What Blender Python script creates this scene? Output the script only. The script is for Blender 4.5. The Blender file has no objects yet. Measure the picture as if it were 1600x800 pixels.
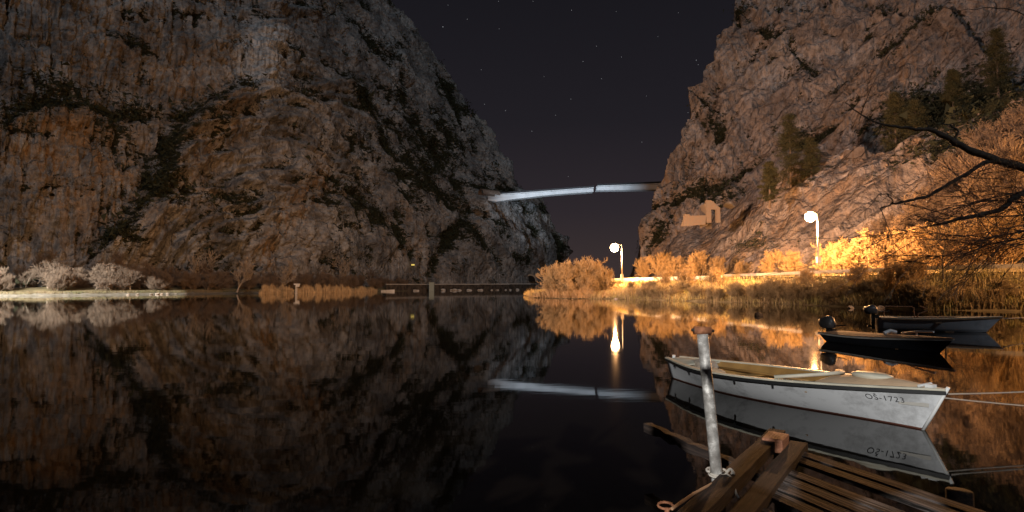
import bpy, bmesh, math, random
import numpy as np
from mathutils import Vector, Matrix

random.seed(7); rng = np.random.default_rng(7)
S = bpy.context.scene
C = S.collection
F = 890.0; CAMZ = 2.0
PITCH = math.atan(48 / F)

# ---------------------------------------------------------------- camera, world, sun, exposure
cam = bpy.data.cameras.new('camera'); camo = bpy.data.objects.new('camera', cam); C.objects.link(camo)
cam.sensor_width = 36; cam.lens = 36 * F / 1600; cam.clip_start = 0.05; cam.clip_end = 8000
camo.location = (0, 0, CAMZ); camo.rotation_euler = (math.pi / 2 + PITCH, 0, 0)
S.camera = camo
S.view_settings.view_transform = 'Standard'; S.view_settings.look = 'None'
S.view_settings.exposure = 0; S.view_settings.gamma = 1; S.view_settings.use_curve_mapping = False
S.render.engine = 'CYCLES'
S.cycles.max_bounces = 5; S.cycles.diffuse_bounces = 2; S.cycles.glossy_bounces = 3
S.cycles.transparent_max_bounces = 6; S.cycles.volume_bounces = 0
S.cycles.use_denoising = True
S.cycles.sample_clamp_indirect = 3
S.cycles.caustics_reflective = False; S.cycles.caustics_refractive = False

W = bpy.data.worlds.new('World'); S.world = W; W.use_nodes = True
wn = W.node_tree.nodes; wl = W.node_tree.links; wn.clear()
tc = wn.new('ShaderNodeTexCoord'); sp = wn.new('ShaderNodeSeparateXYZ'); rp = wn.new('ShaderNodeValToRGB')
bg = wn.new('ShaderNodeBackground'); wo = wn.new('ShaderNodeOutputWorld')
sky = wn.new('ShaderNodeTexSky'); sky.sky_type = 'NISHITA'; sky.sun_disc = False
sky.sun_elevation = math.radians(38); sky.sun_rotation = math.radians(170)
mx = wn.new('ShaderNodeMix'); mx.data_type = 'RGBA'; mx.blend_type = 'ADD'; mx.inputs[0].default_value = 0.00012
wl.new(tc.outputs['Generated'], sp.inputs[0]); wl.new(sp.outputs['Z'], rp.inputs[0])
e = rp.color_ramp.elements
e[0].position = 0.0; e[0].color = (0.046, 0.032, 0.030, 1)
e[1].position = 0.48; e[1].color = (0.0090, 0.0084, 0.0112, 1)
m = rp.color_ramp.elements.new(0.13); m.color = (0.026, 0.0200, 0.0240, 1)
m = rp.color_ramp.elements.new(0.28); m.color = (0.0145, 0.0126, 0.0162, 1)
wl.new(rp.outputs[0], mx.inputs[6]); wl.new(sky.outputs[0], mx.inputs[7])
wl.new(mx.outputs[2], bg.inputs[0]); bg.inputs[1].default_value = 1.0
wl.new(bg.outputs[0], wo.inputs[0])

sl = bpy.data.lights.new('moon', 'SUN'); sl.energy = 0.43; sl.angle = math.radians(0.5); sl.color = (0.80, 0.90, 1.0)
so = bpy.data.objects.new('moon', sl); C.objects.link(so)
MOON = Vector((0.30, -0.72, 0.60)).normalized()          # towards the moon, high behind the camera
so.rotation_euler = MOON.to_track_quat('Z', 'Y').to_euler()

def lamp(name, kind, loc, power, col, radius=0.3, target=None, spot=None, blend=0.3):
    l = bpy.data.lights.new(name, kind); l.energy = power; l.color = col; l.shadow_soft_size = radius
    o = bpy.data.objects.new(name, l); C.objects.link(o); o.location = loc
    if target is not None:
        o.rotation_euler = (Vector(loc) - Vector(target)).to_track_quat('Z', 'Y').to_euler()
    if spot: l.spot_size = math.radians(spot); l.spot_blend = blend
    return o
SOD = (1.0, 0.47, 0.165)
lamp('cliff_fill_light', 'SPOT', (40, -30, 70), 0.62e6, (1.0, 0.54, 0.28), 2, (-75, 230, -22), 62, 1.0)  # added unseen spot, stands in for town glow on the left cliff
lamp('cliff_fill_light', 'SPOT', (-60, 20, 12), 1.15e6, (1.0, 0.66, 0.52), 2, (110, 175, 40), 52, 1.0)  # added unseen fill spot that brightens the right cliff
lamp('quay_light', 'SPOT', (-103, 84, 25), 5.2e5, (1.0, 0.95, 0.88), 0.15, (-104, 119, 0), 41, 0.06)
lamp('bridge_light', 'SPOT', (-30, 225, 12), 8e5, (0.66, 0.82, 1.0), 1, (34, 345, 60), 44, 0.9)
lamp('quay_light', 'SPOT', (-4.0, -7.5, 6.5), 12500, (1.0, 0.97, 0.93), 0.02, (2.34, 6.1, 0.2), 28, 0.3)
HAZE = 0

# ---------------------------------------------------------------- projection of the survey points
CP, SPI = math.cos(PITCH), math.sin(PITCH)
def ray(px, py):
    cx = (np.asarray(px, float) - 800) / F; cy = (400 - np.asarray(py, float)) / F
    return cx, CP - cy * SPI, SPI + cy * CP
def at_y(px, py, Y):
    a, b, c = ray(px, py); t = Y / b
    return Vector((float(a * t), float(Y), float(CAMZ + c * t)))
def at_z(px, py, z):
    a, b, c = ray(px, py); t = (z - CAMZ) / c
    return Vector((float(a * t), float(b * t), float(z)))

# ---------------------------------------------------------------- object helpers
def prop(o, label=None, cat=None, group=None, kind=None):
    if label: o['label'] = label
    if cat: o['category'] = cat
    if group: o['group'] = group
    if kind: o['kind'] = kind
    return o
def empty(name, loc, label, cat, group=None, rz=0):
    o = bpy.data.objects.new(name, None); C.objects.link(o); o.location = loc; o.rotation_euler = (0, 0, rz)
    o.empty_display_size = 0.2
    return prop(o, label, cat, group)
def npmesh(name, V, Fc, mats, smooth=False, midx=None):
    me = bpy.data.meshes.new(name)
    V = np.asarray(V, np.float32); Fc = np.asarray(Fc, np.int32)
    k = Fc.shape[1]
    me.vertices.add(len(V)); me.vertices.foreach_set('co', V.ravel())
    me.loops.add(Fc.size); me.loops.foreach_set('vertex_index', Fc.ravel())
    me.polygons.add(len(Fc)); me.polygons.foreach_set('loop_start', np.arange(0, Fc.size, k, dtype=np.int32))
    if midx is not None: me.polygons.foreach_set('material_index', np.asarray(midx, np.int32))
    me.polygons.foreach_set('use_smooth', np.full(len(Fc), smooth))
    for mt in (mats if isinstance(mats, (list, tuple)) else [mats]): me.materials.append(mt)
    me.update(calc_edges=True); me.validate()
    return me
def link(name, me, parent=None, loc=None):
    o = bpy.data.objects.new(name, me); C.objects.link(o)
    if parent: o.parent = parent
    if loc is not None: o.location = loc
    return o
def attr(me, name, data):
    a = me.attributes.new(name, 'FLOAT', 'POINT'); a.data.foreach_set('value', np.asarray(data, np.float32).ravel())

class MB:
    """collects simple solids; build() links them as one mesh object"""
    def __init__(s): s.v = []; s.f = []
    def add(s, vs, fs):
        n = len(s.v); s.v += [tuple(v) for v in vs]; s.f += [[i + n for i in f] for f in fs]
    def box(s, c, size, rot=None, jit=0):
        c = Vector(c); hx, hy, hz = [q / 2 for q in size]
        R = rot if rot is not None else Matrix.Identity(3)
        vs = [c + R @ Vector((x * hx + random.uniform(-jit, jit), y * hy + random.uniform(-jit, jit), z * hz + random.uniform(-jit, jit)))
              for x in (-1, 1) for y in (-1, 1) for z in (-1, 1)]
        s.add(vs, [(0, 1, 3, 2), (4, 6, 7, 5), (0, 4, 5, 1), (2, 3, 7, 6), (0, 2, 6, 4), (1, 5, 7, 3)])
    def tube(s, pts, r, n=8, cap=True):
        pts = [Vector(p) for p in pts]; m = len(pts)
        rs = r if isinstance(r, (list, tuple)) else [r] * m
        vs = []; up = Vector((0, 0, 1))
        prev = None
        for i, p in enumerate(pts):
            d = (pts[min(i + 1, m - 1)] - pts[max(i - 1, 0)]).normalized()
            a = prev if prev is not None else (up.cross(d) if abs(d.z) < 0.95 else Vector((1, 0, 0)))
            a = (a - d * a.dot(d)).normalized(); prev = a; b = d.cross(a)
            for k in range(n):
                t = 2 * math.pi * k / n
                vs.append(p + (a * math.cos(t) + b * math.sin(t)) * rs[i])
        fs = [(i * n + k, i * n + (k + 1) % n, (i + 1) * n + (k + 1) % n, (i + 1) * n + k) for i in range(m - 1) for k in range(n)]
        if cap: fs += [tuple(range(n))[::-1], tuple((m - 1) * n + k for k in range(n))]
        s.add(vs, fs)
    def build(s, name, mat, parent=None, smooth=False, bevel=0, loc=None):
        me = bpy.data.meshes.new(name); me.from_pydata(s.v, [], s.f); me.materials.append(mat)
        import bmesh
        bm = bmesh.new(); bm.from_mesh(me); bmesh.ops.recalc_face_normals(bm, faces=bm.faces); bm.to_mesh(me); bm.free()
        if smooth:
            me.polygons.foreach_set('use_smooth', [True] * len(me.polygons))
        o = link(name, me, parent, loc)
        if bevel:
            md = o.modifiers.new('bevel', 'BEVEL'); md.width = bevel; md.segments = 2; md.limit_method = 'ANGLE'
        return o
def copy_tree(o, parent=None):
    c = o.copy(); C.objects.link(c); c.parent = parent
    for ch in list(o.children): copy_tree(ch, c)
    return c

# ---------------------------------------------------------------- materials
def mat(name, col, rough=0.8, metal=0.0, noise=None, bump=None, spec=0.4, trans=0.0):
    """noise = (scale, second colour, contrast); bump = (scale, strength)"""
    M = bpy.data.materials.new(name); M.use_nodes = True
    N = M.node_tree.nodes; L = M.node_tree.links; b = N['Principled BSDF']
    b.inputs['Base Color'].default_value = (*col, 1); b.inputs['Roughness'].default_value = rough
    b.inputs['Metallic'].default_value = metal; b.inputs['Specular IOR Level'].default_value = spec
    t = N.new('ShaderNodeTexCoord')
    if noise:
        n = N.new('ShaderNodeTexNoise'); n.inputs['Scale'].default_value = noise[0]; n.inputs['Detail'].default_value = 6
        r = N.new('ShaderNodeValToRGB'); c = noise[2] if len(noise) > 2 else 0.15
        r.color_ramp.elements[0].position = 0.5 - c; r.color_ramp.elements[1].position = 0.5 + c
        r.color_ramp.elements[0].color = (*col, 1); r.color_ramp.elements[1].color = (*noise[1], 1)
        L.new(t.outputs['Object'], n.inputs['Vector']); L.new(n.outputs[0], r.inputs[0]); L.new(r.outputs[0], b.inputs['Base Color'])
    if bump:
        n = N.new('ShaderNodeTexNoise'); n.inputs['Scale'].default_value = bump[0]; n.inputs['Detail'].default_value = 6
        u = N.new('ShaderNodeBump'); u.inputs['Strength'].default_value = bump[1]; u.inputs['Distance'].default_value = 0.02
        L.new(t.outputs['Object'], n.inputs['Vector']); L.new(n.outputs[0], u.inputs['Height']); L.new(u.outputs[0], b.inputs['Normal'])
    return M

def rock_mat(name, grey_a, grey_b, ochre, scale=1.0):
    M = bpy.data.materials.new(name); M.use_nodes = True
    N = M.node_tree.nodes; L = M.node_tree.links; b = N['Principled BSDF']
    b.inputs['Roughness'].default_value = 0.92; b.inputs['Specular IOR Level'].default_value = 0.2
    g = N.new('ShaderNodeNewGeometry')
    def mp(sc):
        m_ = N.new('ShaderNodeMapping'); m_.inputs['Scale'].default_value = sc; L.new(g.outputs['Position'], m_.inputs[0]); return m_
    def noise(sc, vec, det=7, rough=0.6):
        n = N.new('ShaderNodeTexNoise'); n.inputs['Scale'].default_value = sc; n.inputs['Detail'].default_value = det
        n.inputs['Roughness'].default_value = rough; L.new(vec, n.inputs['Vector']); return n.outputs[0]
    def ramp(x, p0, p1, c0=(0, 0, 0), c1=(1, 1, 1)):
        r = N.new('ShaderNodeValToRGB'); r.color_ramp.elements[0].position = p0; r.color_ramp.elements[1].position = p1
        r.color_ramp.elements[0].color = (*c0, 1); r.color_ramp.elements[1].color = (*c1, 1); L.new(x, r.inputs[0]); return r.outputs[0]
    def mixc(f, a, c, mode='MIX'):
        m_ = N.new('ShaderNodeMix'); m_.data_type = 'RGBA'; m_.blend_type = mode
        for sock, v in ((m_.inputs[0], f), (m_.inputs[6], a), (m_.inputs[7], c)):
            if isinstance(v, (int, float)): sock.default_value = v
            elif isinstance(v, tuple): sock.default_value = (*v, 1)
            else: L.new(v, sock)
        return m_.outputs[2]
    def math_(op, a, c=0.0, clamp=False):
        m_ = N.new('ShaderNodeMath'); m_.operation = op; m_.use_clamp = clamp
        for i, v in enumerate((a, c)):
            if isinstance(v, (int, float)): m_.inputs[i].default_value = v
            else: L.new(v, m_.inputs[i])
        return m_.outputs[0]
    def at(nm):
        a = N.new('ShaderNodeAttribute'); a.attribute_name = nm; return a.outputs['Fac']
    iso = mp((scale, scale, scale)).outputs[0]
    streak = mp((scale * 0.55, scale * 0.55, scale * 0.035)).outputs[0]
    blot = noise(0.09, iso); fine = noise(0.5, iso, 8, 0.62)
    base = mixc(ramp(blot, 0.42, 0.58), grey_a, grey_b)
    st = noise(1.0, streak, 6, 0.62)
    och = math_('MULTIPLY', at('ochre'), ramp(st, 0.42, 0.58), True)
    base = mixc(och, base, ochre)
    pale = math_('MULTIPLY', at('pale'), ramp(noise(1.7, streak, 5), 0.30, 0.55), True)
    base = mixc(pale, base, (0.74, 0.78, 0.80))
    dk = math_('MULTIPLY', ramp(noise(0.7, streak, 5), 0.55, 0.72), 0.45)
    base = mixc(dk, base, (0.085, 0.080, 0.075))
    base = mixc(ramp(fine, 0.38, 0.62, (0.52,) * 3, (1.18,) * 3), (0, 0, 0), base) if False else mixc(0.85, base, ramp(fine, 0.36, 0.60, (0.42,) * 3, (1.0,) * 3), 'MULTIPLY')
    vg = math_('ADD', at('veg_shade'), math_('MULTIPLY', math_('SUBTRACT', noise(0.55, mp((scale * 0.8, scale * 0.8, scale * 1.7)).outputs[0], 9, 0.74), 0.5), 2.1))
    base = mixc(ramp(vg, 0.46, 0.56), base, (0.022, 0.024, 0.012))  # dark tone for scrub and for the shade painted into creases
    L.new(base, b.inputs['Base Color'])
    v = N.new('ShaderNodeTexVoronoi'); v.feature = 'DISTANCE_TO_EDGE'; v.inputs['Scale'].default_value = 0.30
    wv = N.new('ShaderNodeVectorMath'); wv.operation = 'ADD'
    nn = N.new('ShaderNodeTexNoise'); nn.inputs['Scale'].default_value = 0.35; nn.inputs['Detail'].default_value = 5; L.new(iso, nn.inputs['Vector'])
    sc_ = N.new('ShaderNodeVectorMath'); sc_.operation = 'SCALE'; sc_.inputs['Scale'].default_value = 3.5
    L.new(nn.outputs['Color'], sc_.inputs[0]); L.new(iso, wv.inputs[0]); L.new(sc_.outputs[0], wv.inputs[1]); L.new(wv.outputs[0], v.inputs['Vector'])
    crack = ramp(v.outputs['Distance'], 0.0, 0.10)
    msk = ramp(noise(0.07, iso, 4), 0.40, 0.60, (0.08,) * 3)
    h = math_('ADD', math_('MULTIPLY', fine, math_('MULTIPLY', msk, 0.9)), math_('MULTIPLY', noise(0.2, iso, 6, 0.5), 1.2))
    v2 = N.new('ShaderNodeTexVoronoi'); v2.feature = 'DISTANCE_TO_EDGE'; v2.inputs['Scale'].default_value = 0.085; L.new(wv.outputs[0], v2.inputs['Vector'])
    h = math_('ADD', h, math_('MULTIPLY', ramp(v2.outputs['Distance'], 0.0, 0.05), 0.22))
    h = math_('ADD', h, math_('MULTIPLY', st, 0.8))
    u = N.new('ShaderNodeBump'); u.inputs['Strength'].default_value = 1.0; u.inputs['Distance'].default_value = 2.4 / scale
    L.new(h, u.inputs['Height']); L.new(u.outputs[0], b.inputs['Normal'])
    return M

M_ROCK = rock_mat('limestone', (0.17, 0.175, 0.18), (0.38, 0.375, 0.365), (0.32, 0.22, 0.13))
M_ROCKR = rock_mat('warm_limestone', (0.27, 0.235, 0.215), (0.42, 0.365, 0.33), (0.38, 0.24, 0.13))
M_SCRUB = mat('scrub_leaf', (0.020, 0.026, 0.012), 0.9, noise=(0.3, (0.035, 0.036, 0.016)))
M_PINE = mat('pine_needle', (0.030, 0.034, 0.012), 0.85, noise=(0.4, (0.055, 0.048, 0.018)))
M_BARK = mat('bark', (0.10, 0.075, 0.055), 0.9, noise=(6, (0.16, 0.12, 0.09)), bump=(30, 0.6))
M_DARKBARK = mat('dark_bark', (0.055, 0.042, 0.034), 0.9, noise=(12, (0.10, 0.08, 0.06)), bump=(45, 0.8))
M_PALEBARK = mat('pale_bark', (0.30, 0.25, 0.20), 0.85, noise=(4, (0.40, 0.34, 0.27)))
M_TWIG = mat('twig', (0.15, 0.11, 0.08), 0.85, noise=(0.5, (0.21, 0.155, 0.11)))
M_BRAMBLE = mat('bramble', (0.16, 0.12, 0.06), 0.85, noise=(0.25, (0.30, 0.22, 0.11)))
M_PALETWIG = mat('pale_twig', (0.36, 0.245, 0.115), 0.85, noise=(0.5, (0.24, 0.165, 0.075)))
M_REED = mat('dry_reed', (0.56, 0.41, 0.23), 0.8, noise=(0.7, (0.36, 0.25, 0.13)))
M_DULLGRASS = mat('dull_grass', (0.12, 0.115, 0.055), 0.85, noise=(0.2, (0.22, 0.17, 0.10)))
M_REEDB = mat('brown_reed', (0.34, 0.22, 0.10), 0.8, noise=(0.5, (0.20, 0.12, 0.055)))
M_GRASS = mat('grass_blade', (0.30, 0.27, 0.09), 0.8, noise=(0.3, (0.42, 0.31, 0.15)))
M_BANK = mat('bank_soil', (0.13, 0.10, 0.05), 0.95, noise=(0.5, (0.26, 0.21, 0.10)), bump=(3, 1))
M_PALEBANK = mat('gravel_shore', (0.26, 0.235, 0.19), 0.95, noise=(0.8, (0.14, 0.125, 0.09)), bump=(4, 1))
M_ROAD = mat('asphalt', (0.055, 0.053, 0.05), 0.85, noise=(1.5, (0.075, 0.07, 0.065)))
M_CONC = mat('concrete', (0.42, 0.40, 0.36), 0.85, noise=(0.8, (0.55, 0.52, 0.47)))
M_BRIDGE = mat('bridge_concrete', (0.58, 0.58, 0.57), 0.8, noise=(0.15, (0.70, 0.70, 0.69)))
M_DARKSTEEL = mat('dark_steel', (0.03, 0.03, 0.032), 0.6)
M_GALV = mat('galvanised', (0.38, 0.37, 0.34), 0.5, 0.3, noise=(3, (0.48, 0.46, 0.42)))
M_STONE = mat('pale_stone', (0.40, 0.35, 0.29), 0.95, noise=(1.2, (0.28, 0.23, 0.18)), bump=(4, 1))
M_OLDSTONE = mat('old_stone', (0.20, 0.16, 0.13), 0.95, noise=(0.9, (0.12, 0.09, 0.07)), bump=(4, 1))
M_RUIN = mat('ruin_stone', (0.15, 0.125, 0.10), 0.95, noise=(1.6, (0.16, 0.12, 0.09), 0.1), bump=(3, 1))
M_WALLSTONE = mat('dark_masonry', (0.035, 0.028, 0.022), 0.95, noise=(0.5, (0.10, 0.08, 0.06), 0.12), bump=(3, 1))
M_DARK = mat('tunnel_shade', (0.012, 0.010, 0.008), 0.95)
M_WHITE = mat('white_paint', (0.74, 0.75, 0.74), 0.45, noise=(2.5, (0.64, 0.65, 0.64)))
M_GREENBOX = mat('painted_metal_box', (0.30, 0.36, 0.33), 0.6)

def emis(name, col, st):
    M = bpy.data.materials.new(name); M.use_nodes = True
    b = M.node_tree.nodes['Principled BSDF']; b.inputs['Base Color'].default_value = (0.8, 0.7, 0.5, 1)
    b.inputs['Emission Color'].default_value = (*col, 1); b.inputs['Emission Strength'].default_value = st
    return M
M_LAMP = emis('lamp_glow', (1.0, 0.62, 0.30), 60)
M_STAR = emis('starlight', (0.85, 0.9, 1.0), 0.34)
M_YEL = emis('small_yellow_lamp', (1.0, 0.75, 0.08), 0.6)

# ---------------------------------------------------------------- numpy noise
_perm = rng.permutation(256); _perm = np.concatenate([_perm, _perm, _perm])
_grad = rng.normal(size=(256, 3)); _grad /= np.linalg.norm(_grad, axis=1)[:, None]
def perlin(P):
    P = np.asarray(P, float); i = np.floor(P).astype(int); f = P - i; u = f * f * f * (f * (f * 6 - 15) + 10)
    i &= 255; out = 0
    for dx in (0, 1):
        for dy in (0, 1):
            for dz in (0, 1):
                h = _perm[_perm[_perm[(i[..., 0] + dx) & 255] + ((i[..., 1] + dy) & 255)] + ((i[..., 2] + dz) & 255)]
                g = _grad[h]
                d = g[..., 0] * (f[..., 0] - dx) + g[..., 1] * (f[..., 1] - dy) + g[..., 2] * (f[..., 2] - dz)
                w = (u[..., 0] if dx else 1 - u[..., 0]) * (u[..., 1] if dy else 1 - u[..., 1]) * (u[..., 2] if dz else 1 - u[..., 2])
                out = out + w * d
    return out * 1.6
def fbm(P, oct=4, gain=0.5):
    a = 1; s = 0; t = 0
    for k in range(oct): s = s + a * perlin(P * (2 ** k) + k * 17.3); t += a; a *= gain
    return s / t
def ridged(P, oct=4):
    a = 1; s = 0; t = 0
    for k in range(oct): s = s + a * (1 - 2 * np.abs(perlin(P * (2 ** k) + k * 9.1))); t += a; a *= 0.5
    return s / t
def worley(P):
    """distance to nearest cell point, second distance and a random number of the nearest cell"""
    i = np.floor(P).astype(int); f = P - i
    d1 = np.full(P.shape[:-1], 9.0); d2 = d1.copy(); idv = np.zeros_like(d1)
    for dx in (-1, 0, 1):
        for dy in (-1, 0, 1):
            for dz in (-1, 0, 1):
                h = _perm[_perm[_perm[(i[..., 0] + dx) & 255] + ((i[..., 1] + dy) & 255)] + ((i[..., 2] + dz) & 255)]
                o = _grad[h] * 0.45 + 0.5 + np.array([dx, dy, dz])
                d = np.linalg.norm(o - f, axis=-1)
                nr = d < d1
                d2 = np.where(nr, d1, np.minimum(d2, d)); idv = np.where(nr, h / 255.0, idv); d1 = np.where(nr, d, d1)
    return d1, d2, idv
def polydist(px, py, pts):
    """signed distance (pixels of the survey photo) to a polyline; positive below / right of it"""
    best = np.full(px.shape, 1e9); sg = np.ones(px.shape)
    for (x0, y0), (x1, y1) in zip(pts[:-1], pts[1:]):
        dx, dy = x1 - x0, y1 - y0; L2 = dx * dx + dy * dy
        t = np.clip(((px - x0) * dx + (py - y0) * dy) / L2, 0, 1)
        qx, qy = x0 + t * dx, y0 + t * dy; d = np.hypot(px - qx, py - qy)
        s = np.sign(dx * (py - y0) - dy * (px - x0))
        nb = d < best; best = np.where(nb, d, best); sg = np.where(nb, s, sg)
    return best, sg * best
def smooth(x, a, b):
    t = np.clip((x - a) / (b - a), 0, 1); return t * t * (3 - 2 * t)

# ================================================================= ROCK FACES
def plane_depth(A, B, lean, nsign=1):
    """rays meet a wall that stands on A-B and leans back by `lean` metres per metre of height; returns function(px,py)->t and the normal"""
    A = np.array(A, float); B = np.array(B, float); d = (B - A) / np.linalg.norm(B - A)
    n = np.array([d[1], -d[0]]) * nsign
    N3 = np.array([n[0], n[1], lean]); k = np.linalg.norm(N3)
    def f(px, py):
        a, b, c = ray(px, py)
        return (n @ A - lean * CAMZ) / (n[0] * a + n[1] * b + lean * c)
    return f, N3 / k
def rock_face(name, label_kind, M, rows, left, right, ncol, t_fn, normal, disp_fn, attr_fn, back, back_side, edge_rough=3.0):
    """a rock face swept over the survey: world-space surface at its true distance, wrapped back at its skyline"""
    py = rows[:, None] * np.ones((1, ncol)); u = np.linspace(0, 1, ncol)[None, :]
    l = left(rows); r = right(rows)
    px = l[:, None] * (1 - u) + r[:, None] * u
    t = t_fn(px, py); a, b, c = ray(px, py)
    P = np.stack([a * t, b * t, CAMZ + c * t], -1)
    D = disp_fn(px, py, P)
    P = P + normal * D[..., None]
    at_ = attr_fn(px, py, P)
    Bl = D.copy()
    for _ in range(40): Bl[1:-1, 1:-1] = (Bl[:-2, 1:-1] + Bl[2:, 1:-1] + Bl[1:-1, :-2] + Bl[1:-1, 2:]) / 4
    at_['veg_shade'] = np.clip(at_['veg_shade'] + 0.55 * np.clip((Bl - D) / 1.6 - 0.15, 0, 0.7), 0, 1)  # on top of the scrub, paints shade into creases of the relief
    # wrap: extra columns that recede away behind the skyline edge
    if back_side:
        k = 14; cols = []
        e_ = P[:, -1] if back_side > 0 else P[:, 0]
        for j in range(1, k):
            q = e_ + np.array(back) * (j / k) ** 1.4
            q = q + (fbm(q * 0.06, 3) * 3.0)[:, None] * np.array([back_side * 0.6, 0, 0]) * min(1, j / 3)
            cols.append(q)
        cols = np.stack(cols, 1)
        if back_side < 0: cols = cols[:, ::-1]
        P = np.concatenate([P, cols] if back_side > 0 else [cols, P], 1)
        for kx in at_:
            ed = at_[kx][:, -1:] if back_side > 0 else at_[kx][:, :1]
            ed = np.repeat(ed, k - 1, 1)
            at_[kx] = np.concatenate([at_[kx], ed] if back_side > 0 else [ed, at_[kx]], 1)
    R_, Cn = P.shape[:2]
    idx = np.arange(R_ * Cn).reshape(R_, Cn)
    Fc = np.stack([idx[:-1, :-1], idx[1:, :-1], idx[1:, 1:], idx[:-1, 1:]], -1).reshape(-1, 4)
    me = npmesh(name, P.reshape(-1, 3), Fc, M, smooth=True)
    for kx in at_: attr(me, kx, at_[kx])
    o = link(name, me); prop(o, kind='structure')
    return o, P, at_

def crackmap(P):
    W_ = P + np.stack([fbm(P * 0.08, 2), fbm(P * 0.08 + 7, 2), fbm(P * 0.08 + 13, 2)], -1) * 9
    f1, f2, _ = worley(W_ * np.array([0.085, 0.085, 0.055])); return smooth(0.12 - (f2 - f1), 0, 0.12)
def folds(px, py, ang, across, along, seed, oc=4, warp=0.5):
    """ridges drawn out along a bedding direction (degrees, down from the right)"""
    a_ = math.radians(ang); u = px * math.cos(a_) + py * math.sin(a_); w = -px * math.sin(a_) + py * math.cos(a_)
    Q = np.stack([u / along, w / across, np.full(px.shape, float(seed))], -1)
    Q = Q + np.stack([perlin(Q * 0.7 + 3), perlin(Q * np.array([1.0, 0.35, 1]) + 8), np.zeros(px.shape)], -1) * warp
    return ridged(Q, oc)
def interp(pts):
    xs = np.array([p[0] for p in pts], float); ys = np.array([p[1] for p in pts], float)
    return lambda v: np.interp(v, ys, xs)

def rock_relief(P, amp=1.0, dip=(0, 0, 1)):
    d = fbm(P * 0.018 + 3.1, 3) * 7.0
    Q = P * np.array([1, 1, 0.45])
    d = d + ridged(Q * 0.03 + 5.5, 3) * 2.6
    W_ = P + np.stack([fbm(P * 0.08, 2), fbm(P * 0.08 + 7, 2), fbm(P * 0.08 + 13, 2)], -1) * 9
    f1, f2, idv = worley(W_ * np.array([0.085, 0.085, 0.055]))
    d = d + (idv - 0.5) * 2.6 - smooth(0.16 - (f2 - f1), 0, 0.16) * 0.8
    f1, f2, idv = worley(W_ * np.array([0.24, 0.24, 0.15]) + 4)
    d = d + (idv - 0.5) * 0.8 - smooth(0.16 - (f2 - f1), 0, 0.16) * 0.3
    d = d + fbm(P * 0.30, 4, 0.55) * (0.25 + 1.2 * smooth(fbm(P * 0.03 + 55, 2), -0.05, 0.3))
    return d * amp

# ---- left cliff: long wall along the river
L_OUT = [(455, -190), (520, -100), (598, 0), (613, 18), (640, 45), (655, 68), (690, 105), (703, 140), (722, 160), (738, 190), (757, 212), (765, 240), (783, 262), (790, 285), (800, 300),
         (828, 318), (838, 345), (852, 362), (866, 383), (874, 402), (868, 425), (862, 440), (860, 462)]
fA, nA = plane_depth((-121, 139), (-52, 285), 0.34)
fB, nB = plane_depth((-52, 285), (30, 408), 0.40)
LEDGES = [([(165, 375), (215, 310), (262, 205), (310, 165), (385, 132), (420, 150), (455, 165)], 30, 6.5),
          ([(705, 285), (740, 300), (780, 318), (830, 335)], 12, 4),
          ([(165, 60), (215, 90), (262, 110)], 9, 3), ([(0, 195), (60, 170), (130, 178), (220, 190)], 14, 4),
          ([(430, 330), (470, 320), (560, 330), (620, 390)], 12, 3), ([(355, 0), (370, 60), (372, 150)], 10, 4),
          ([(560, 160), (600, 240), (680, 300), (740, 400)], 14, 3), ([(440, 85), (500, 100), (540, 135), (560, 175)], 11, 3.5)]
def left_t(px, py):
    ta, tb = fA(px, py), fB(px, py)
    ta = np.where(ta > 0, ta, 1e4); tb = np.where(tb > 0, tb, 1e4)
    # the far wall takes over beyond the corner; blend so the corner is rounded
    w = smooth(px, 470, 700)
    return ta * (1 - w) + tb * w
def left_disp(px, py, P):
    d = rock_relief(P)
    for pts, w, am in LEDGES:
        ab, sg = polydist(px, py, pts)
        d = d + np.where(sg > 0, am * np.exp(-ab / (w * 2.6)) * smooth(sg, 0, 14), -am * 0.5 * np.exp(-ab / (w * 1.5)) * smooth(-sg, 0, 10))
    rr_ = np.hypot((px - 400) * 0.9, py - 470); th = np.arctan2(px - 400, 470 - py)
    dome = folds(th * 300, rr_, 0, 34, 170, 5.3)
    flutes = folds(px, py, 90, 17, 150, 9.1, 4, 0.35); steep = folds(px, py, 58, 30, 170, 2.2)
    _, sgn = polydist(px, py, [(100, 470), (165, 375), (215, 310), (262, 205), (310, 165), (385, 132), (400, 0), (400, -200)])
    right_ = smooth(sgn, -10, 25); far_ = smooth(px + (py - 200) * -0.5, 520, 640)
    d = d + flutes * 3.4 * (1 - right_) + right_ * ((1 - far_) * dome * 6.5 + far_ * steep * 6.5) + folds(px, py, 12, 40, 260, 7.7, 3) * 2.2 * (1 - right_)
    # buttress under the bridge end
    b_ = smooth(px, 690, 715) * smooth(py, 300, 325)
    d = d + b_ * 7
    # hanging stalactite pillar
    x0 = np.interp(py, [0, 60, 150], [385, 395, 408]); d = d + 5 * np.exp(-((px - x0) / 26) ** 2) * smooth(py, 25, 60) * (1 - smooth(py, 140, 158))
    # gully
    ab, _ = polydist(px, py, [(515, 285), (480, 330), (440, 360), (410, 430)]); d = d - 3.0 * np.exp(-(ab / 16) ** 2)
    ab, _ = polydist(px, py, [(720, 335), (690, 380), (672, 430)]); d = d - 6.0 * np.exp(-(ab / 10) ** 2)
    d = np.where(d > 0, d * (0.2 + 0.8 * smooth(452 - py, 0, 70)), d)
    return d * smooth(461 - py, -3, 10) ** 0.5
def blob(px, py, x, y, rx, ry):
    return np.exp(-(((px - x) / rx) ** 2 + ((py - y) / ry) ** 2))
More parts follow.
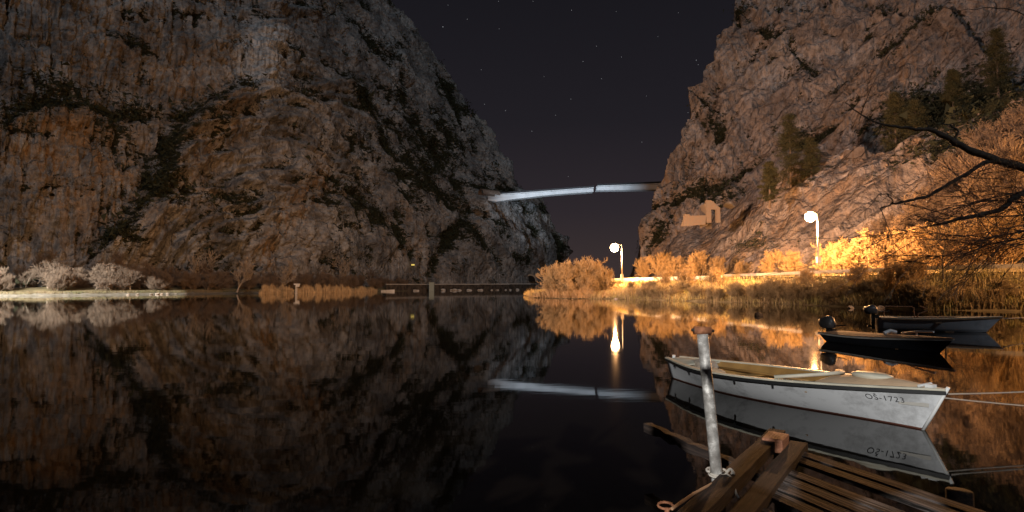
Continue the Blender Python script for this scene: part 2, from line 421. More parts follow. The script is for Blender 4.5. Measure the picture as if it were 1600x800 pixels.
def left_attr(px, py, P):
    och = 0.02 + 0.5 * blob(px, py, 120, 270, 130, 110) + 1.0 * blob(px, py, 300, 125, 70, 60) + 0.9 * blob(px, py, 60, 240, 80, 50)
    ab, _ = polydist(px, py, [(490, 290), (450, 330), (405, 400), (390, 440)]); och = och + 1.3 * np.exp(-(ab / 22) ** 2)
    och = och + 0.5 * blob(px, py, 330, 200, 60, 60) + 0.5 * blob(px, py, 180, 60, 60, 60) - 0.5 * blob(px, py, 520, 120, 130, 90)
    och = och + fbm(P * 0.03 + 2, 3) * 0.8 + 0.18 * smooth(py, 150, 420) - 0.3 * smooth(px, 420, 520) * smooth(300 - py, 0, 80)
    pale = 1.6 * blob(px, py, 400, 95, 32, 52) + 0.8 * blob(px, py, 190, 5, 40, 25) + 0.6 * blob(px, py, 745, 340, 25, 25) + 0.35 * blob(px, py, 600, 110, 20, 60) \
        + 0.5 * blob(px, py, 330, 30, 20, 40) + np.clip(fbm(P * 0.05 + 40, 3), 0, 1) * 0.6
    veg_shade = 0.20 + fbm(P * np.array([0.04, 0.04, 0.075]) + 21, 5, 0.65) * 1.05 + crackmap(P) * 0.05  # crack term adds painted crack shade to the scrub mask
    for pts, w, am in LEDGES:
        ab, sg = polydist(px, py, pts); veg_shade = veg_shade + np.where(sg > 0, 0.42 * np.exp(-(ab / (w * 0.8)) ** 2), 0.3 * np.exp(-(ab / 5) ** 2))
    veg_shade = veg_shade + 0.35 * blob(px, py, 60, 180, 60, 30) + 0.28 * blob(px, py, 200, 180, 50, 22) + 0.22 * blob(px, py, 640, 250, 60, 90) + 0.2 * blob(px, py, 700, 200, 40, 110)
    veg_shade = veg_shade + 0.35 * blob(px, py, 690, 375, 22, 28) + 0.25 * blob(px, py, 290, 170, 40, 30) + 0.2 * blob(px, py, 560, 235, 40, 60)
    veg_shade = veg_shade - 0.9 * blob(px, py, 400, 95, 32, 55) - 0.6 * blob(px, py, 300, 120, 50, 40) - 0.5 * blob(px, py, 440, 380, 40, 60) - 0.2 * blob(px, py, 110, 300, 110, 70)
    return {'ochre': np.clip(och, 0, 1), 'pale': np.clip(pale, 0, 1), 'veg_shade': np.clip(veg_shade, 0, 1)}
rows = np.concatenate([np.linspace(-190, -10, 70), np.linspace(-8, 463, 290)])
lo = interp(L_OUT)
def l_right(r):
    q = np.stack([r * 0.045, r * 0, r * 0], -1); return lo(r) + fbm(q, 4, 0.6) * 9
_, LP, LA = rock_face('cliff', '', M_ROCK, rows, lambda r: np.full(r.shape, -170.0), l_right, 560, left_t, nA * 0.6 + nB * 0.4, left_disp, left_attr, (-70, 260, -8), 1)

# ---- right cliff
R_OUT = [(1175, -190), (1165, -80), (1153, 0), (1150, 28), (1157, 42), (1150, 62), (1124, 70), (1121, 112), (1104, 118), (1104, 148), (1081, 152), (1082, 188), (1070, 212),
         (1068, 232), (1050, 262), (1040, 290), (1032, 300), (1022, 330), (1010, 345), (1006, 372), (1004, 395), (1000, 440), (1000, 462)]
fR, nR = plane_depth((34, 215), (150, 150), 0.42, 1)
RLEDGES = [([(1150, 40), (1180, 30), (1240, 40), (1290, 28), (1340, 0)], 8, 3.5), ([(1185, 70), (1215, 82), (1260, 60)], 8, 2.5), ([(1300, 160), (1350, 120), (1400, 90), (1480, 30), (1560, 5)], 10, 3.5),
           ([(1100, 170), (1130, 190), (1118, 215)], 8, 4), ([(1380, 40), (1480, 60), (1540, 110), (1580, 200)], 18, 5), ([(1020, 330), (1080, 310), (1150, 270), (1215, 235), (1300, 210)], 10, -4),
           ([(1240, 100), (1275, 130), (1250, 170)], 6, 2)]
def right_disp(px, py, P):
    d = rock_relief(P * 1.15 + 50, 0.8)
    for pts, w, am in RLEDGES:
        ab, sg = polydist(px, py, pts)
        d = d + np.where(sg > 0, am * np.exp(-ab / (w * 2.6)) * smooth(sg, 0, 4), -am * 0.5 * np.exp(-ab / (w * 1.5)) * smooth(-sg, 0, 4))
    d = d + 4 * blob(px, py, 1330, 180, 120, 60) + folds(px, py, -42, 34, 200, 4.4) * 6.0 + folds(px, py, 62, 24, 150, 11.4, 3) * 2.2 * smooth(1250 - px, 0, 120)
    ab, _ = polydist(px, py, [(1122, 120), (1118, 190), (1085, 240), (1060, 300)]); d = d - 3.5 * np.exp(-(ab / 7) ** 2)
    return d * smooth(461 - py, -3, 10) ** 0.5
def right_attr(px, py, P):
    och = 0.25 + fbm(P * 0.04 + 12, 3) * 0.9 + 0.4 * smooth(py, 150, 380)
    pale = np.clip(fbm(P * 0.05 + 60, 3), 0, 1) * 0.6 + 0.4 * blob(px, py, 1240, 20, 60, 25)
    veg_shade = 0.03 + fbm(P * np.array([0.05, 0.05, 0.07]) + 33, 5, 0.6) * 0.6 + crackmap(P) * 0.05  # scrub patches plus a little shade painted along the cracks
    for pts, w, am in RLEDGES:
        ab, sg = polydist(px, py, pts); veg_shade = veg_shade + 0.34 * np.exp(-(ab / (w * 0.8)) ** 2)
    veg_shade = veg_shade + 0.6 * blob(px, py, 1160, 45, 12, 14) + 0.5 * blob(px, py, 1205, 68, 26, 12) + 0.4 * blob(px, py, 1255, 120, 20, 12) + 0.8 * blob(px, py, 1500, 200, 90, 60) \
        + 0.4 * blob(px, py, 1110, 195, 8, 16) + 0.7 * blob(px, py, 1040, 370, 30, 30) + 0.5 * blob(px, py, 1130, 315, 50, 22) + 0.5 * blob(px, py, 1450, 215, 90, 30) + 0.45 * blob(px, py, 1310, 225, 60, 12)
    return {'ochre': np.clip(och, 0, 1), 'pale': np.clip(pale, 0, 1), 'veg_shade': np.clip(veg_shade, 0, 1)}
ro = interp(R_OUT)
def r_left(r):
    q = np.stack([r * 0.05 + 9, r * 0, r * 0], -1); return ro(r) + fbm(q, 4, 0.6) * 6
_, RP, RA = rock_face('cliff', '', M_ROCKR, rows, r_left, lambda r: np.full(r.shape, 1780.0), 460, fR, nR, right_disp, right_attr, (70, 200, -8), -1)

# ---- lower rock slope behind the road, lit by the street lamps
CR = [(985, 440), (1003, 392), (1030, 385), (1060, 350), (1112, 348), (1150, 322), (1185, 300), (1215, 282), (1245, 250), (1290, 240), (1345, 236), (1395, 240), (1450, 205), (1520, 180), (1600, 150), (1780, 110)]
crest = lambda x: np.interp(x, [p[0] for p in CR], [p[1] for p in CR])
xs = np.linspace(985, 1780, 330); nr_ = 130
q = np.stack([xs * 0.04, xs * 0, xs * 0 + 4], -1); top = crest(xs) + fbm(q, 3) * 7
v_ = np.linspace(0, 1, nr_)[:, None]
py = 446 * (1 - v_) + top[None, :] * v_; px = xs[None, :] * np.ones((nr_, 1))
base_Y = np.interp(xs, [985, 1050, 1200, 1400, 1780], [205, 160, 112, 88, 62])
Y = base_Y[None, :] * (1 + 0.42 * v_ ** 1.1)
a, b, c = ray(px, py); t = Y / b
P = np.stack([a * t, b * t, CAMZ + c * t], -1)
n_ = np.array([-0.35, -0.6, 0.72])
Qd = P @ np.array([[0.8, 0, 0.6], [0, 1, 0], [-0.6, 0, 0.8]])          # tilted strata
d = fbm(P * 0.04 + 8, 3) * 3.2 + folds(px, py, -33, 26, 170, 6.6, 3) * 3.2 + fbm(P * 0.30, 4, 0.5) * 0.45
f1, f2, idv = worley(Qd * np.array([0.10, 0.14, 0.22])); d = d + (idv - 0.5) * 0.9
P = P + n_ * (d * np.minimum(1, 0.3 + v_ * 3))[..., None]
bk = [P]
for j in range(1, 8): bk.append((P[-1] + np.array([6, 16, -6.0]) * j / 2)[None])
P = np.concatenate(bk, 0)
veg_shade = 0.12 + fbm(P * 0.09 + 2, 5, 0.6) * 0.7; pxx = np.concatenate([px, np.repeat(px[-1:], 7, 0)], 0); pyy = np.concatenate([py, np.repeat(py[-1:], 7, 0)], 0)
veg_shade = veg_shade + 0.5 * smooth(pxx, 1400, 1500) + 0.25 * blob(pxx, pyy, 1180, 390, 80, 25) - 0.2 * blob(pxx, pyy, 1150, 350, 70, 30)
R_, Cn = P.shape[:2]; idx = np.arange(R_ * Cn).reshape(R_, Cn)
Fc = np.stack([idx[:-1, :-1], idx[:-1, 1:], idx[1:, 1:], idx[1:, :-1]], -1).reshape(-1, 4)
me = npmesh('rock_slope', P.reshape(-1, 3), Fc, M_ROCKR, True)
attr(me, 'ochre', np.clip(0.5 + fbm(P * 0.05, 3), 0, 1)); attr(me, 'pale', np.clip(fbm(P * 0.06 + 5, 3), 0, 1) * 0.4); attr(me, 'veg_shade', np.clip(veg_shade, 0, 1))
prop(link('rock_slope', me), kind='structure')
SP_ = P; SV = veg_shade; SPY = pyy

# scrub growing out of the rock
def scrub_on(name, P, V, n, size, thr, label, lim=None):
    dens = np.clip(V - thr, 0, 1).ravel().copy()
    Z = P.reshape(-1, 3)
    cell = np.linalg.norm(np.gradient(P, axis=1), axis=-1).ravel() * np.linalg.norm(np.gradient(P, axis=0), axis=-1).ravel()
    dens *= cell
    if lim is not None: dens *= lim(Z)
    dens /= dens.sum()
    ids = rng.choice(len(Z), n, p=dens)
    ctr = Z[ids] + rng.normal(size=(n, 3)) * 0.5
    per = 16
    s = size * np.exp(rng.normal(size=n) * 0.45)
    c_ = np.repeat(ctr, per, 0); ss = np.repeat(s, per)
    c_ = c_ + rng.normal(size=(n * per, 3)) * ss[:, None] * np.array([0.5, 0.5, 0.42]); c_[:, 2] += ss * 0.3
    u1 = rng.normal(size=(n * per, 3)); u1 /= np.linalg.norm(u1, axis=1)[:, None]
    u2 = rng.normal(size=(n * per, 3)); u2 /= np.linalg.norm(u2, axis=1)[:, None]
    L_ = (ss * rng.uniform(0.12, 0.30, n * per))[:, None]
    V_ = np.stack([c_ - u1 * L_, c_ + u2 * L_, c_ + u1 * L_ * 1.1], 1).reshape(-1, 3)
    me = npmesh(name, V_, np.arange(len(V_)).reshape(-1, 3), M_SCRUB)
    o = link(name, me); prop(o, label, 'scrub', kind='stuff'); return o
scrub_on('cliff_scrub', LP[70:, :560], LA['veg_shade'][70:, :560], 5200, 1.7, 0.34, 'dark scrub growing on the ledges of the tall left cliff')
scrub_on('cliff_scrub', RP[70:, 13:], RA['veg_shade'][70:, 13:], 2600, 1.5, 0.32, 'dark scrub growing in the cracks of the right cliff')
scrub_on('slope_scrub', SP_[:130], SV[:130], 1600, 0.9, 0.30, 'low scrub on the lamplit rock slope above the road')

# ================================================================= WATER, BANKS, ROAD
def sheet(name, x0, x1, y0, y1, z, M):
    me = bpy.data.meshes.new(name); me.from_pydata([(x0, y0, z), (x1, y0, z), (x1, y1, z), (x0, y1, z)], [], [(0, 1, 2, 3)])
    me.materials.append(M); o = link(name, me); prop(o, kind='structure'); return o
MW = bpy.data.materials.new('river_water'); MW.use_nodes = True
N = MW.node_tree.nodes; L = MW.node_tree.links; b = N['Principled BSDF']
b.inputs['Base Color'].default_value = (0.0045, 0.0035, 0.0025, 1); b.inputs['Roughness'].default_value = 0.028; b.inputs['IOR'].default_value = 1.27
g = N.new('ShaderNodeNewGeometry')
mp1 = N.new('ShaderNodeMapping'); mp1.inputs['Scale'].default_value = (0.35, 1.3, 1); L.new(g.outputs['Position'], mp1.inputs[0])
n1 = N.new('ShaderNodeTexNoise'); n1.inputs['Scale'].default_value = 1.3; n1.inputs['Detail'].default_value = 3; L.new(mp1.outputs[0], n1.inputs['Vector'])
bu = N.new('ShaderNodeBump'); bu.inputs['Strength'].default_value = 0.06; bu.inputs['Distance'].default_value = 0.02; L.new(n1.outputs[0], bu.inputs['Height']); L.new(bu.outputs[0], b.inputs['Normal'])
sheet('river', -1500, 1500, -60, 3000, 0, MW)
sheet('river_bed', -1500, 1500, -60, 3000, -3, M_BANK)

def loft(name, lines, zs, M, n=220, sub=6, rough=0.35, kind='structure'):
    """lofts between plan polylines of the same meaning; zs may be numbers or lists along the line"""
    rs = []
    for ln in lines:
        p = np.array(ln, float); tt = np.linspace(0, len(p) - 1, n)
        rs.append(np.stack([np.interp(tt, range(len(p)), p[:, k]) for k in (0, 1)], -1))
    zz = [np.interp(np.linspace(0, 1, n), np.linspace(0, 1, len(z)), z) if isinstance(z, (list, tuple)) else np.full(n, float(z)) for z in zs]
    out = []
    for i in range(len(rs) - 1):
        for k in range(sub + (1 if i == len(rs) - 2 else 0)):
            u = k / sub; out.append(np.concatenate([rs[i] * (1 - u) + rs[i + 1] * u, (zz[i] * (1 - u) + zz[i + 1] * u)[:, None]], 1))
    P = np.stack(out, 0); P[..., 2] += fbm(P * 0.25, 4) * rough * np.minimum(1, np.arange(P.shape[0])[:, None] / 3)
    R_, Cn = P.shape[:2]; idx = np.arange(R_ * Cn).reshape(R_, Cn)
    Fc = np.stack([idx[:-1, :-1], idx[:-1, 1:], idx[1:, 1:], idx[1:, :-1]], -1).reshape(-1, 4)
    me = npmesh(name, P.reshape(-1, 3), Fc, M, True); o = link(name, me); prop(o, kind=kind); return P

# right bank (stations run from the far gap to behind the camera)
WL = [(70, 620), (32, 360), (12, 220), (4.5, 150), (2.6, 128), (4.5, 104), (9, 96), (15.8, 93), (20, 88), (26, 77), (31, 68), (33, 56), (36, 49.5), (41.5, 45.5), (44, 38), (40, 26), (30, 16), (18, 8), (8, 2.2), (4, -4), (-30, -9)]
RE = [(110, 620), (60, 380), (33, 240), (23, 165), (22, 150), (22, 140), (23, 132), (25.5, 121), (29, 110), (33, 97), (36.5, 85), (38.2, 68), (39.2, 58), (43, 51), (52, 44), (60, 30), (58, 10), (40, -12), (20, -20), (4, -26), (-30, -30)]
def offs(line, d):
    out = []
    for i, p in enumerate(line):
        a_ = Vector(line[max(i - 1, 0)]); b_ = Vector(line[min(i + 1, len(line) - 1)]); t_ = (b_ - a_).normalized(); out.append((p[0] - t_.y * d, p[1] + t_.x * d))
    return out
WU = [(p[0] * 1 + (q_[0] - p[0]) * -0.05, p[1] + (q_[1] - p[1]) * -0.05) for p, q_ in zip(WL, RE)]
MIDL = [((p[0] + q_[0] * 0.5) / 1.5, (p[1] + q_[1] * 0.5) / 1.5) for p, q_ in zip(WL, RE)]
zr = 3.3
BANKP = loft('river_bank', [WU, WL, MIDL, RE], [-0.8, 0.05, 1.0, zr - 0.15], M_BANK, 260, 7, 0.5)
RF = offs(RE, 7.0)
loft('road', [RE, RF], [zr, zr], M_ROAD, 260, 2, 0.0)
loft('ground', [offs(RE, 6.8), offs(RE, 13), offs(RE, 45), offs(RE, 95)], [zr - 0.05, zr + 0.5, zr + 3, zr + 6], M_BANK, 260, 6, 0.8)
# painted edge line
loft('road_marking', [offs(RE, 0.7), offs(RE, 0.95)], [zr + 0.006, zr + 0.006], M_WHITE, 260, 1, 0.0)

# left bank
LW = [(-260, 60), (-170, 104), (-132, 119), (-105, 121), (-97, 141), (-88, 156), (-80, 175), (-68, 190), (-60, 215), (-52, 255), (-40, 300), (-8, 345), (14, 392), (40, 420), (60, 520)]
LBK = [(-300, 90), (-190, 124), (-150, 140), (-116, 150), (-110, 165), (-100, 185), (-88, 205), (-76, 228), (-68, 250), (-56, 285), (-44, 320), (-14, 370), (10, 415), (36, 440), (50, 540)]
LWu = [(x + 6, y - 6) for x, y in LW]; LM = [((a_[0] * 2 + b_[0]) / 3, (a_[1] * 2 + b_[1]) / 3) for a_, b_ in zip(LW, LBK)]
loft('river_bank', [LWu, LW, LM, LBK], [-0.8, 0.05, 1.0, 2.2], M_BANK, 260, 6, 0.5)
loft('gravel_shore', [[(x + 1.0, y - 1.0) for x, y in LW[:8]], [(x - 1.5, y + 3.2) for x, y in LW[:8]]], [0.02, 0.6], M_PALEBANK, 160, 6, 0.45)

# ---- road-side wall along the foot of the left cliff
def ribbon_wall(name, pts, z0, z1, th, M, label, cat, group=None):
    mb = MB()
    for i in range(len(pts) - 1):
        a_ = Vector((*pts[i], 0)); b_ = Vector((*pts[i + 1], 0)); d_ = (b_ - a_); n2 = Vector((-d_.y, d_.x, 0)).normalized() * th / 2
        zz0 = z0 if not isinstance(z0, list) else z0[i]; za = z1[i] if isinstance(z1, list) else z1; zb = z1[i + 1] if isinstance(z1, list) else z1
        mb.add([a_ - n2 + Vector((0, 0, zz0)), a_ + n2 + Vector((0, 0, zz0)), b_ + n2 + Vector((0, 0, zz0)), b_ - n2 + Vector((0, 0, zz0)),
                a_ - n2 + Vector((0, 0, za)), a_ + n2 + Vector((0, 0, za)), b_ + n2 + Vector((0, 0, zb)), b_ - n2 + Vector((0, 0, zb))],
               [(0, 3, 2, 1), (4, 5, 6, 7), (0, 1, 5, 4), (2, 3, 7, 6), (1, 2, 6, 5), (3, 0, 4, 7)])
    o = mb.build(name, M); return prop(o, label, cat, group)
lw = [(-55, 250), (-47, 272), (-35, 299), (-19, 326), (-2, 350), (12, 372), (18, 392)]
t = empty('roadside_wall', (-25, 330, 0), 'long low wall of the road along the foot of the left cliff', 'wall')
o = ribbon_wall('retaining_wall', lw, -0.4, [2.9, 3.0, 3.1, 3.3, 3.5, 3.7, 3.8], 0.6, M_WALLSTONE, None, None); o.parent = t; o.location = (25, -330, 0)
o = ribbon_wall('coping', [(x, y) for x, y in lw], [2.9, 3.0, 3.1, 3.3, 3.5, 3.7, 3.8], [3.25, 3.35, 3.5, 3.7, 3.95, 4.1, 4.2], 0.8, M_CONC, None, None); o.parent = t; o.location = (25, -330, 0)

# ---- white parapet of the lamplit road and guard rail
par = [(23.0, 133.0), (24.2, 127), (25.3, 121), (28.8, 110), (32.8, 97), (34.0, 92.5)]
ribbon_wall('parapet', par, 2.2, 3.85, 0.35, M_WHITE, 'long low white parapet of the road between the two street lamps', 'parapet')
t = empty('guard_rail', (36, 85, zr), 'long metal guard rail beside the lamplit road', 'guard rail')
gp = [(34.2, 92), (36.5, 85), (38.2, 68), (39.2, 58), (43, 51), (52, 44)]
o = ribbon_wall('rail', gp, zr + 0.32, zr + 0.70, 0.09, M_GALV, None, None); o.parent = t; o.location = (-36, -85, -zr)
for i in range(len(gp) - 1):
    a_ = Vector(gp[i]); b_ = Vector(gp[i + 1]); k = max(1, int((b_ - a_).length / 4))
    for j in range(k):
        p_ = a_.lerp(b_, (j + 0.5) / k); mb = MB(); mb.box((p_.x - 36, p_.y - 85 + 0.12, 0.28), (0.1, 0.1, 0.75)); mb.build('post', M_GALV, t)

# ================================================================= BRIDGE (two cantilevers, not yet joined)
def girder(px0, px1, top0, top1, bot, Y0, Y1, label):
    n = 14; root = None; mbg = MB(); mbd = MB(); mbr = MB()
    A_ = at_y(px0, top0, Y0)
    root = empty('bridge_arm', tuple(A_), label, 'bridge', 'arms of the unfinished bridge')
    sec = []
    for i in range(n + 1):
        u = i / n; px_ = px0 + (px1 - px0) * u; Y_ = Y0 + (Y1 - Y0) * u
        tp = at_y(px_, top0 + (top1 - top0) * u, Y_); bt = at_y(px_, np.interp(px_, [p[0] for p in bot], [p[1] for p in bot]), Y_)
        sec.append((tp - A_, bt.z - A_.z))
    for (p, zb), (q_, zc) in zip(sec[:-1], sec[1:]):
        def prism(m_, y0, y1, za0, za1, zb0, zb1):
            vs = [(p.x, p.y + y0, za0), (p.x, p.y + y1, za0), (p.x, p.y + y1, za1), (p.x, p.y + y0, za1),
                  (q_.x, q_.y + y0, zb0), (q_.x, q_.y + y1, zb0), (q_.x, q_.y + y1, zb1), (q_.x, q_.y + y0, zb1)]
            m_.add(vs, [(0, 1, 2, 3), (4, 7, 6, 5), (0, 4, 5, 1), (3, 2, 6, 7), (0, 3, 7, 4), (1, 5, 6, 2)])
        prism(mbg, 2, 8, zb, p.z - 0.5, zc, q_.z - 0.5)
        prism(mbd, 0, 10, p.z - 0.5, p.z - 0.05, q_.z - 0.5, q_.z - 0.05)
        prism(mbr, 0.1, 0.3, p.z + 0.0, p.z + 0.95, q_.z + 0.0, q_.z + 0.95)
    mbg.build('girder', M_BRIDGE, root); mbd.build('deck', M_BRIDGE, root); mbr.build('railing', M_DARKSTEEL, root)
    return root
girder(762, 928, 304.5, 292.5, [(762, 312), (775, 314.5), (800, 310.5), (860, 303.5), (928, 298.5)], 351, 335, 'left arm of the unfinished bridge reaching out from the tall left cliff')
girder(933, 1050, 290, 285.3, [(933, 296.5), (1050, 294.5)], 334, 300, 'right arm of the unfinished bridge ending at the right cliff')
# concrete tunnel hood at the left bridgehead
p_ = at_y(768, 303, 334); mb = MB(); vs = []; n = 12
for k in range(n + 1):
    a_ = math.pi * k / n
    for r_, yy in ((3.3, -3), (2.9, -3), (3.3, 9), (2.9, 9)): vs.append((math.cos(a_) * r_, yy, math.sin(a_) * r_ * 0.95))
fs = []
for k in range(n):
    i = k * 4; j = i + 4; fs += [(i, j, j + 2, i + 2), (i + 1, i + 3, j + 3, j + 1), (i, i + 1, j + 1, j), (i + 2, j + 2, j + 3, i + 3)]
mb.add(vs, fs); o = mb.build('tunnel_hood', M_OLDSTONE); o.location = p_ + Vector((-4, 2, 0)); o.rotation_euler = (0, 0, math.radians(-55)); prop(o, 'curved concrete tunnel hood where the bridge meets the left cliff', 'tunnel hood')
# road tunnel mouth low on the left cliff
def tunnel(px_, py_, Y_, r, label):
    p_ = at_y(px_, py_, Y_); root = empty('tunnel_mouth', tuple(p_), label, 'tunnel')
    mb = MB(); vs = []; n = 12
    for k in range(n + 1):
        a_ = math.pi * k / n; vs += [(math.cos(a_) * r, 0, math.sin(a_) * r * 1.25), (math.cos(a_) * r * .8, 0, math.sin(a_) * r), (math.cos(a_) * r, 12, math.sin(a_) * r * 1.25), (math.cos(a_) * r * .8, 12, math.sin(a_) * r)]
    fs = []
    for k in range(n):
        i = k * 4; j = i + 4; fs += [(i, j, j + 2, i + 2), (i + 1, i + 3, j + 3, j + 1), (i, i + 1, j + 1, j), (i + 2, j + 2, j + 3, i + 3)]
    mb.add(vs, fs); mb.build('portal_ring', M_STONE, root)
    mb = MB(); mb.add([(math.cos(math.pi * k / 12) * r * .8, 0.6, math.sin(math.pi * k / 12) * r) for k in range(13)], [tuple(range(13))]); mb.build('shade_sheet', M_DARK, root)  # near-black sheet paints the shade inside the tunnel
tunnel(829, 440, 378, 4.0, 'small dark arched tunnel mouth low at the end of the left cliff')

# ================================================================= STREET LAMPS
def street_lamp(base, head, label, power, size):
    t = empty('street_lamp', tuple(base), label, 'street lamp', 'sodium street lamps along the road')
    h = head - base; mb = MB(); mb.tube([(0, 0, -0.4), (0, 0, h.z * 0.6), (0, 0, h.z + 0.2)], [0.14, 0.11, 0.08], 10); mb.build('post', M_GALV, t, True)
    mb = MB(); mb.tube([(0, 0, h.z + 0.2), (h.x * 0.5, h.y * 0.5, h.z + 0.45), (h.x, h.y, h.z + 0.38)], 0.05, 8); mb.build('arm', M_GALV, t, True)
    hs = MB(); hs.tube([(h.x, h.y, h.z + 0.42), (h.x, h.y, h.z + 0.36), (h.x, h.y, h.z + 0.20)], [0.1, size * 0.8, size * 0.85], 14); hs.build('housing', M_GALV, t, True)
    import bmesh
    bm = bmesh.new(); bmesh.ops.create_icosphere(bm, subdivisions=3, radius=size)
    me = bpy.data.meshes.new('bowl'); bm.to_mesh(me); bm.free(); me.materials.append(M_LAMP); me.polygons.foreach_set('use_smooth', [True] * len(me.polygons))
    o = link('bowl', me, t, tuple(h - Vector((0, 0, size * 0.3)))); o.visible_shadow = True
    l = bpy.data.lights.new('sodium_lamp', 'POINT'); l.energy = power; l.color = SOD; l.shadow_soft_size = 0.3
    lo_ = bpy.data.objects.new('sodium_lamp', l); C.objects.link(lo_); lo_.parent = t; lo_.location = tuple(h - Vector((0, 0, size * 1.3 + 0.35)))
    mb = MB(); mb.box((0, 0, 0.25), (0.5, 0.5, 0.9)); mb.build('footing', M_CONC, t)
    return t
street_lamp(at_y(972, 434, 117), at_y(960, 385, 117), 'farther street lamp glowing beside the gap between the cliffs', 85000, 0.85)
street_lamp(at_y(1279, 409, 80), at_y(1266, 336, 80), 'nearer street lamp glowing in front of the rock slope', 100000, 0.72)
for X_, Y_ in ((54, 42),):
    lamp('sodium_lamp', 'POINT', (X_, Y_, 11), 20000, SOD, 0.3)
lamp('sodium_lamp', 'POINT', (45, 33, 9), 11000, SOD, 0.3)  # unseen lamp added near the water to light the right shore
lamp('sodium_lamp', 'POINT', (77, 70, 17), 45000, SOD, 0.3)  # unseen lamp added on the slope to light the bare trees

# ================================================================= VEGETATION
def grow(height, spread, nstem, depth, seed, up=0.25, r0=0.10, kids=(3, 5), ratio=(0.5, 0.75), wig=0.22, bare=0.25):
    """segments of a branching plant: arrays p0,p1,r0,r1,level"""
    rd = random.Random(seed); segs = []
    def rec(p, d, L_, r_, lv):
        k = 4 if lv < depth else 3; pts = [p.copy()]; dd = d.copy(); q_ = p.copy()
        for i in range(k):
            dd = (dd + Vector((rd.gauss(0, wig), rd.gauss(0, wig), rd.gauss(0, wig) + up * 0.3))).normalized()
            nq = q_ + dd * (L_ / k); ra = r_ * (1 - 0.75 * i / k); rb = r_ * (1 - 0.75 * (i + 1) / k)
            segs.append((tuple(q_), tuple(nq), ra, rb, lv)); q_ = nq; pts.append((q_.copy(), dd.copy(), rb, (i + 1) / k))
        if lv < depth:
            for (pp, d2, rb, u) in pts[1:]:
                if u < bare and lv == 0: continue
                for _ in range(rd.randint(*kids) // (2 if lv == 0 else 2) + 1):
                    ax = Vector((rd.gauss(0, 1), rd.gauss(0, 1), rd.gauss(0, 1))); ax = (ax - d2 * ax.dot(d2)).normalized()
                    nd = (d2 * rd.uniform(0.5, 1.0) + ax * rd.uniform(0.5, 1.0) + Vector((0, 0, up * 0.5))).normalized()
                    rec(pp, nd, L_ * rd.uniform(*ratio) * (1.1 - 0.35 * u), rb * 0.72, lv + 1)
    for s_ in range(nstem):
        a_ = rd.uniform(0, 2 * math.pi); tl = spread * rd.uniform(0.15, 1.0) if nstem > 1 else spread * 0.1
        d = Vector((math.cos(a_) * tl, math.sin(a_) * tl, 1)).normalized()
        rec(Vector((math.cos(a_) * 0.15 * nstem ** .5 * (nstem > 3), math.sin(a_) * 0.15 * (nstem > 3), -0.2)), d, height * rd.uniform(0.55, 0.8), r0 * rd.uniform(0.7, 1.1), 0)
    return segs
def seg_mesh(name, segs, M, rmin=0.012, sides=3):
    p0 = np.array([s[0] for s in segs]); p1 = np.array([s[1] for s in segs]); ra = np.maximum([s[2] for s in segs], rmin); rb = np.maximum([s[3] for s in segs], rmin * 0.7)
    d = p1 - p0; d /= np.linalg.norm(d, axis=1)[:, None] + 1e-9
    ref = np.where(np.abs(d[:, 2:3]) < 0.9, np.array([[0, 0, 1.0]]), np.array([[1.0, 0, 0]])); u = np.cross(d, ref); u /= np.linalg.norm(u, axis=1)[:, None]; w = np.cross(d, u)
    rings = []
    for p, r in ((p0, ra), (p1, rb)):
        for k in range(sides):
            a_ = 2 * math.pi * k / sides; rings.append(p + (u * math.cos(a_) + w * math.sin(a_)) * r[:, None])
    V = np.stack(rings, 1).reshape(-1, 3); n = len(segs); b_ = np.arange(n)[:, None] * 2 * sides
    fs = [np.concatenate([b_ + k, b_ + (k + 1) % sides, b_ + sides + (k + 1) % sides, b_ + sides + k], 1) for k in range(sides)]
    return npmesh(name, V, np.concatenate(fs, 0), M, smooth=True)

def make_tree_meshes(seed, h, spread, nstem, depth, Mt, Mc, r0, rmin, **k):
    if nstem < 4: nstem = 1
    s_ = grow(h, spread, nstem, depth, seed, r0=r0, **k)
    lo_ = [q_ for q_ in s_ if q_[4] == 0]; hi = [q_ for q_ in s_ if q_[4] > 0]
    return seg_mesh('trunk', lo_, Mt, rmin * 1.5, 6), seg_mesh('crown', hi, Mc, rmin)
def put_tree(name, meshes, loc, label, cat, group, rz=0, sc=1, sz=None):
    t = empty(name, loc, label, cat, group, rz); t.scale = (sc, sc, sz or sc)
    link('trunk', meshes[0], t); link('crown', meshes[1], t); return t

SHR = [make_tree_meshes(100 + i, 3.6, 0.75, 7, 3, M_PALETWIG, M_PALETWIG, 0.055, 0.026, up=0.38, kids=(1, 3), bare=0.1, wig=0.16) for i in range(4)]
BIG = [make_tree_meshes(200 + i, 9.5, 0.3, 2, 4, M_BARK, M_TWIG, 0.16, 0.022, up=0.30, kids=(2, 4)) for i in range(3)]
FAR = [make_tree_meshes(300 + i, 7.0, 0.3, 2, 3, M_PALEBARK, M_TWIG, 0.14, 0.04, up=0.35, kids=(3, 4)) for i in range(3)]
DRK = [make_tree_meshes(400 + i, 3.6, 0.9, 8, 3, M_BRAMBLE, M_BRAMBLE, 0.05, 0.026, up=0.22, kids=(1, 3), bare=0.05) for i in range(2)]
ORD = ['first', 'second', 'third', 'fourth', 'fifth', 'sixth', 'seventh', 'eighth', 'ninth', 'tenth', 'eleventh', 'twelfth', 'thirteenth', 'fourteenth', 'fifteenth', 'sixteenth', 'seventeenth', 'eighteenth']
print('tree polys', [len(x[1].polygons) for x in SHR + BIG + FAR])

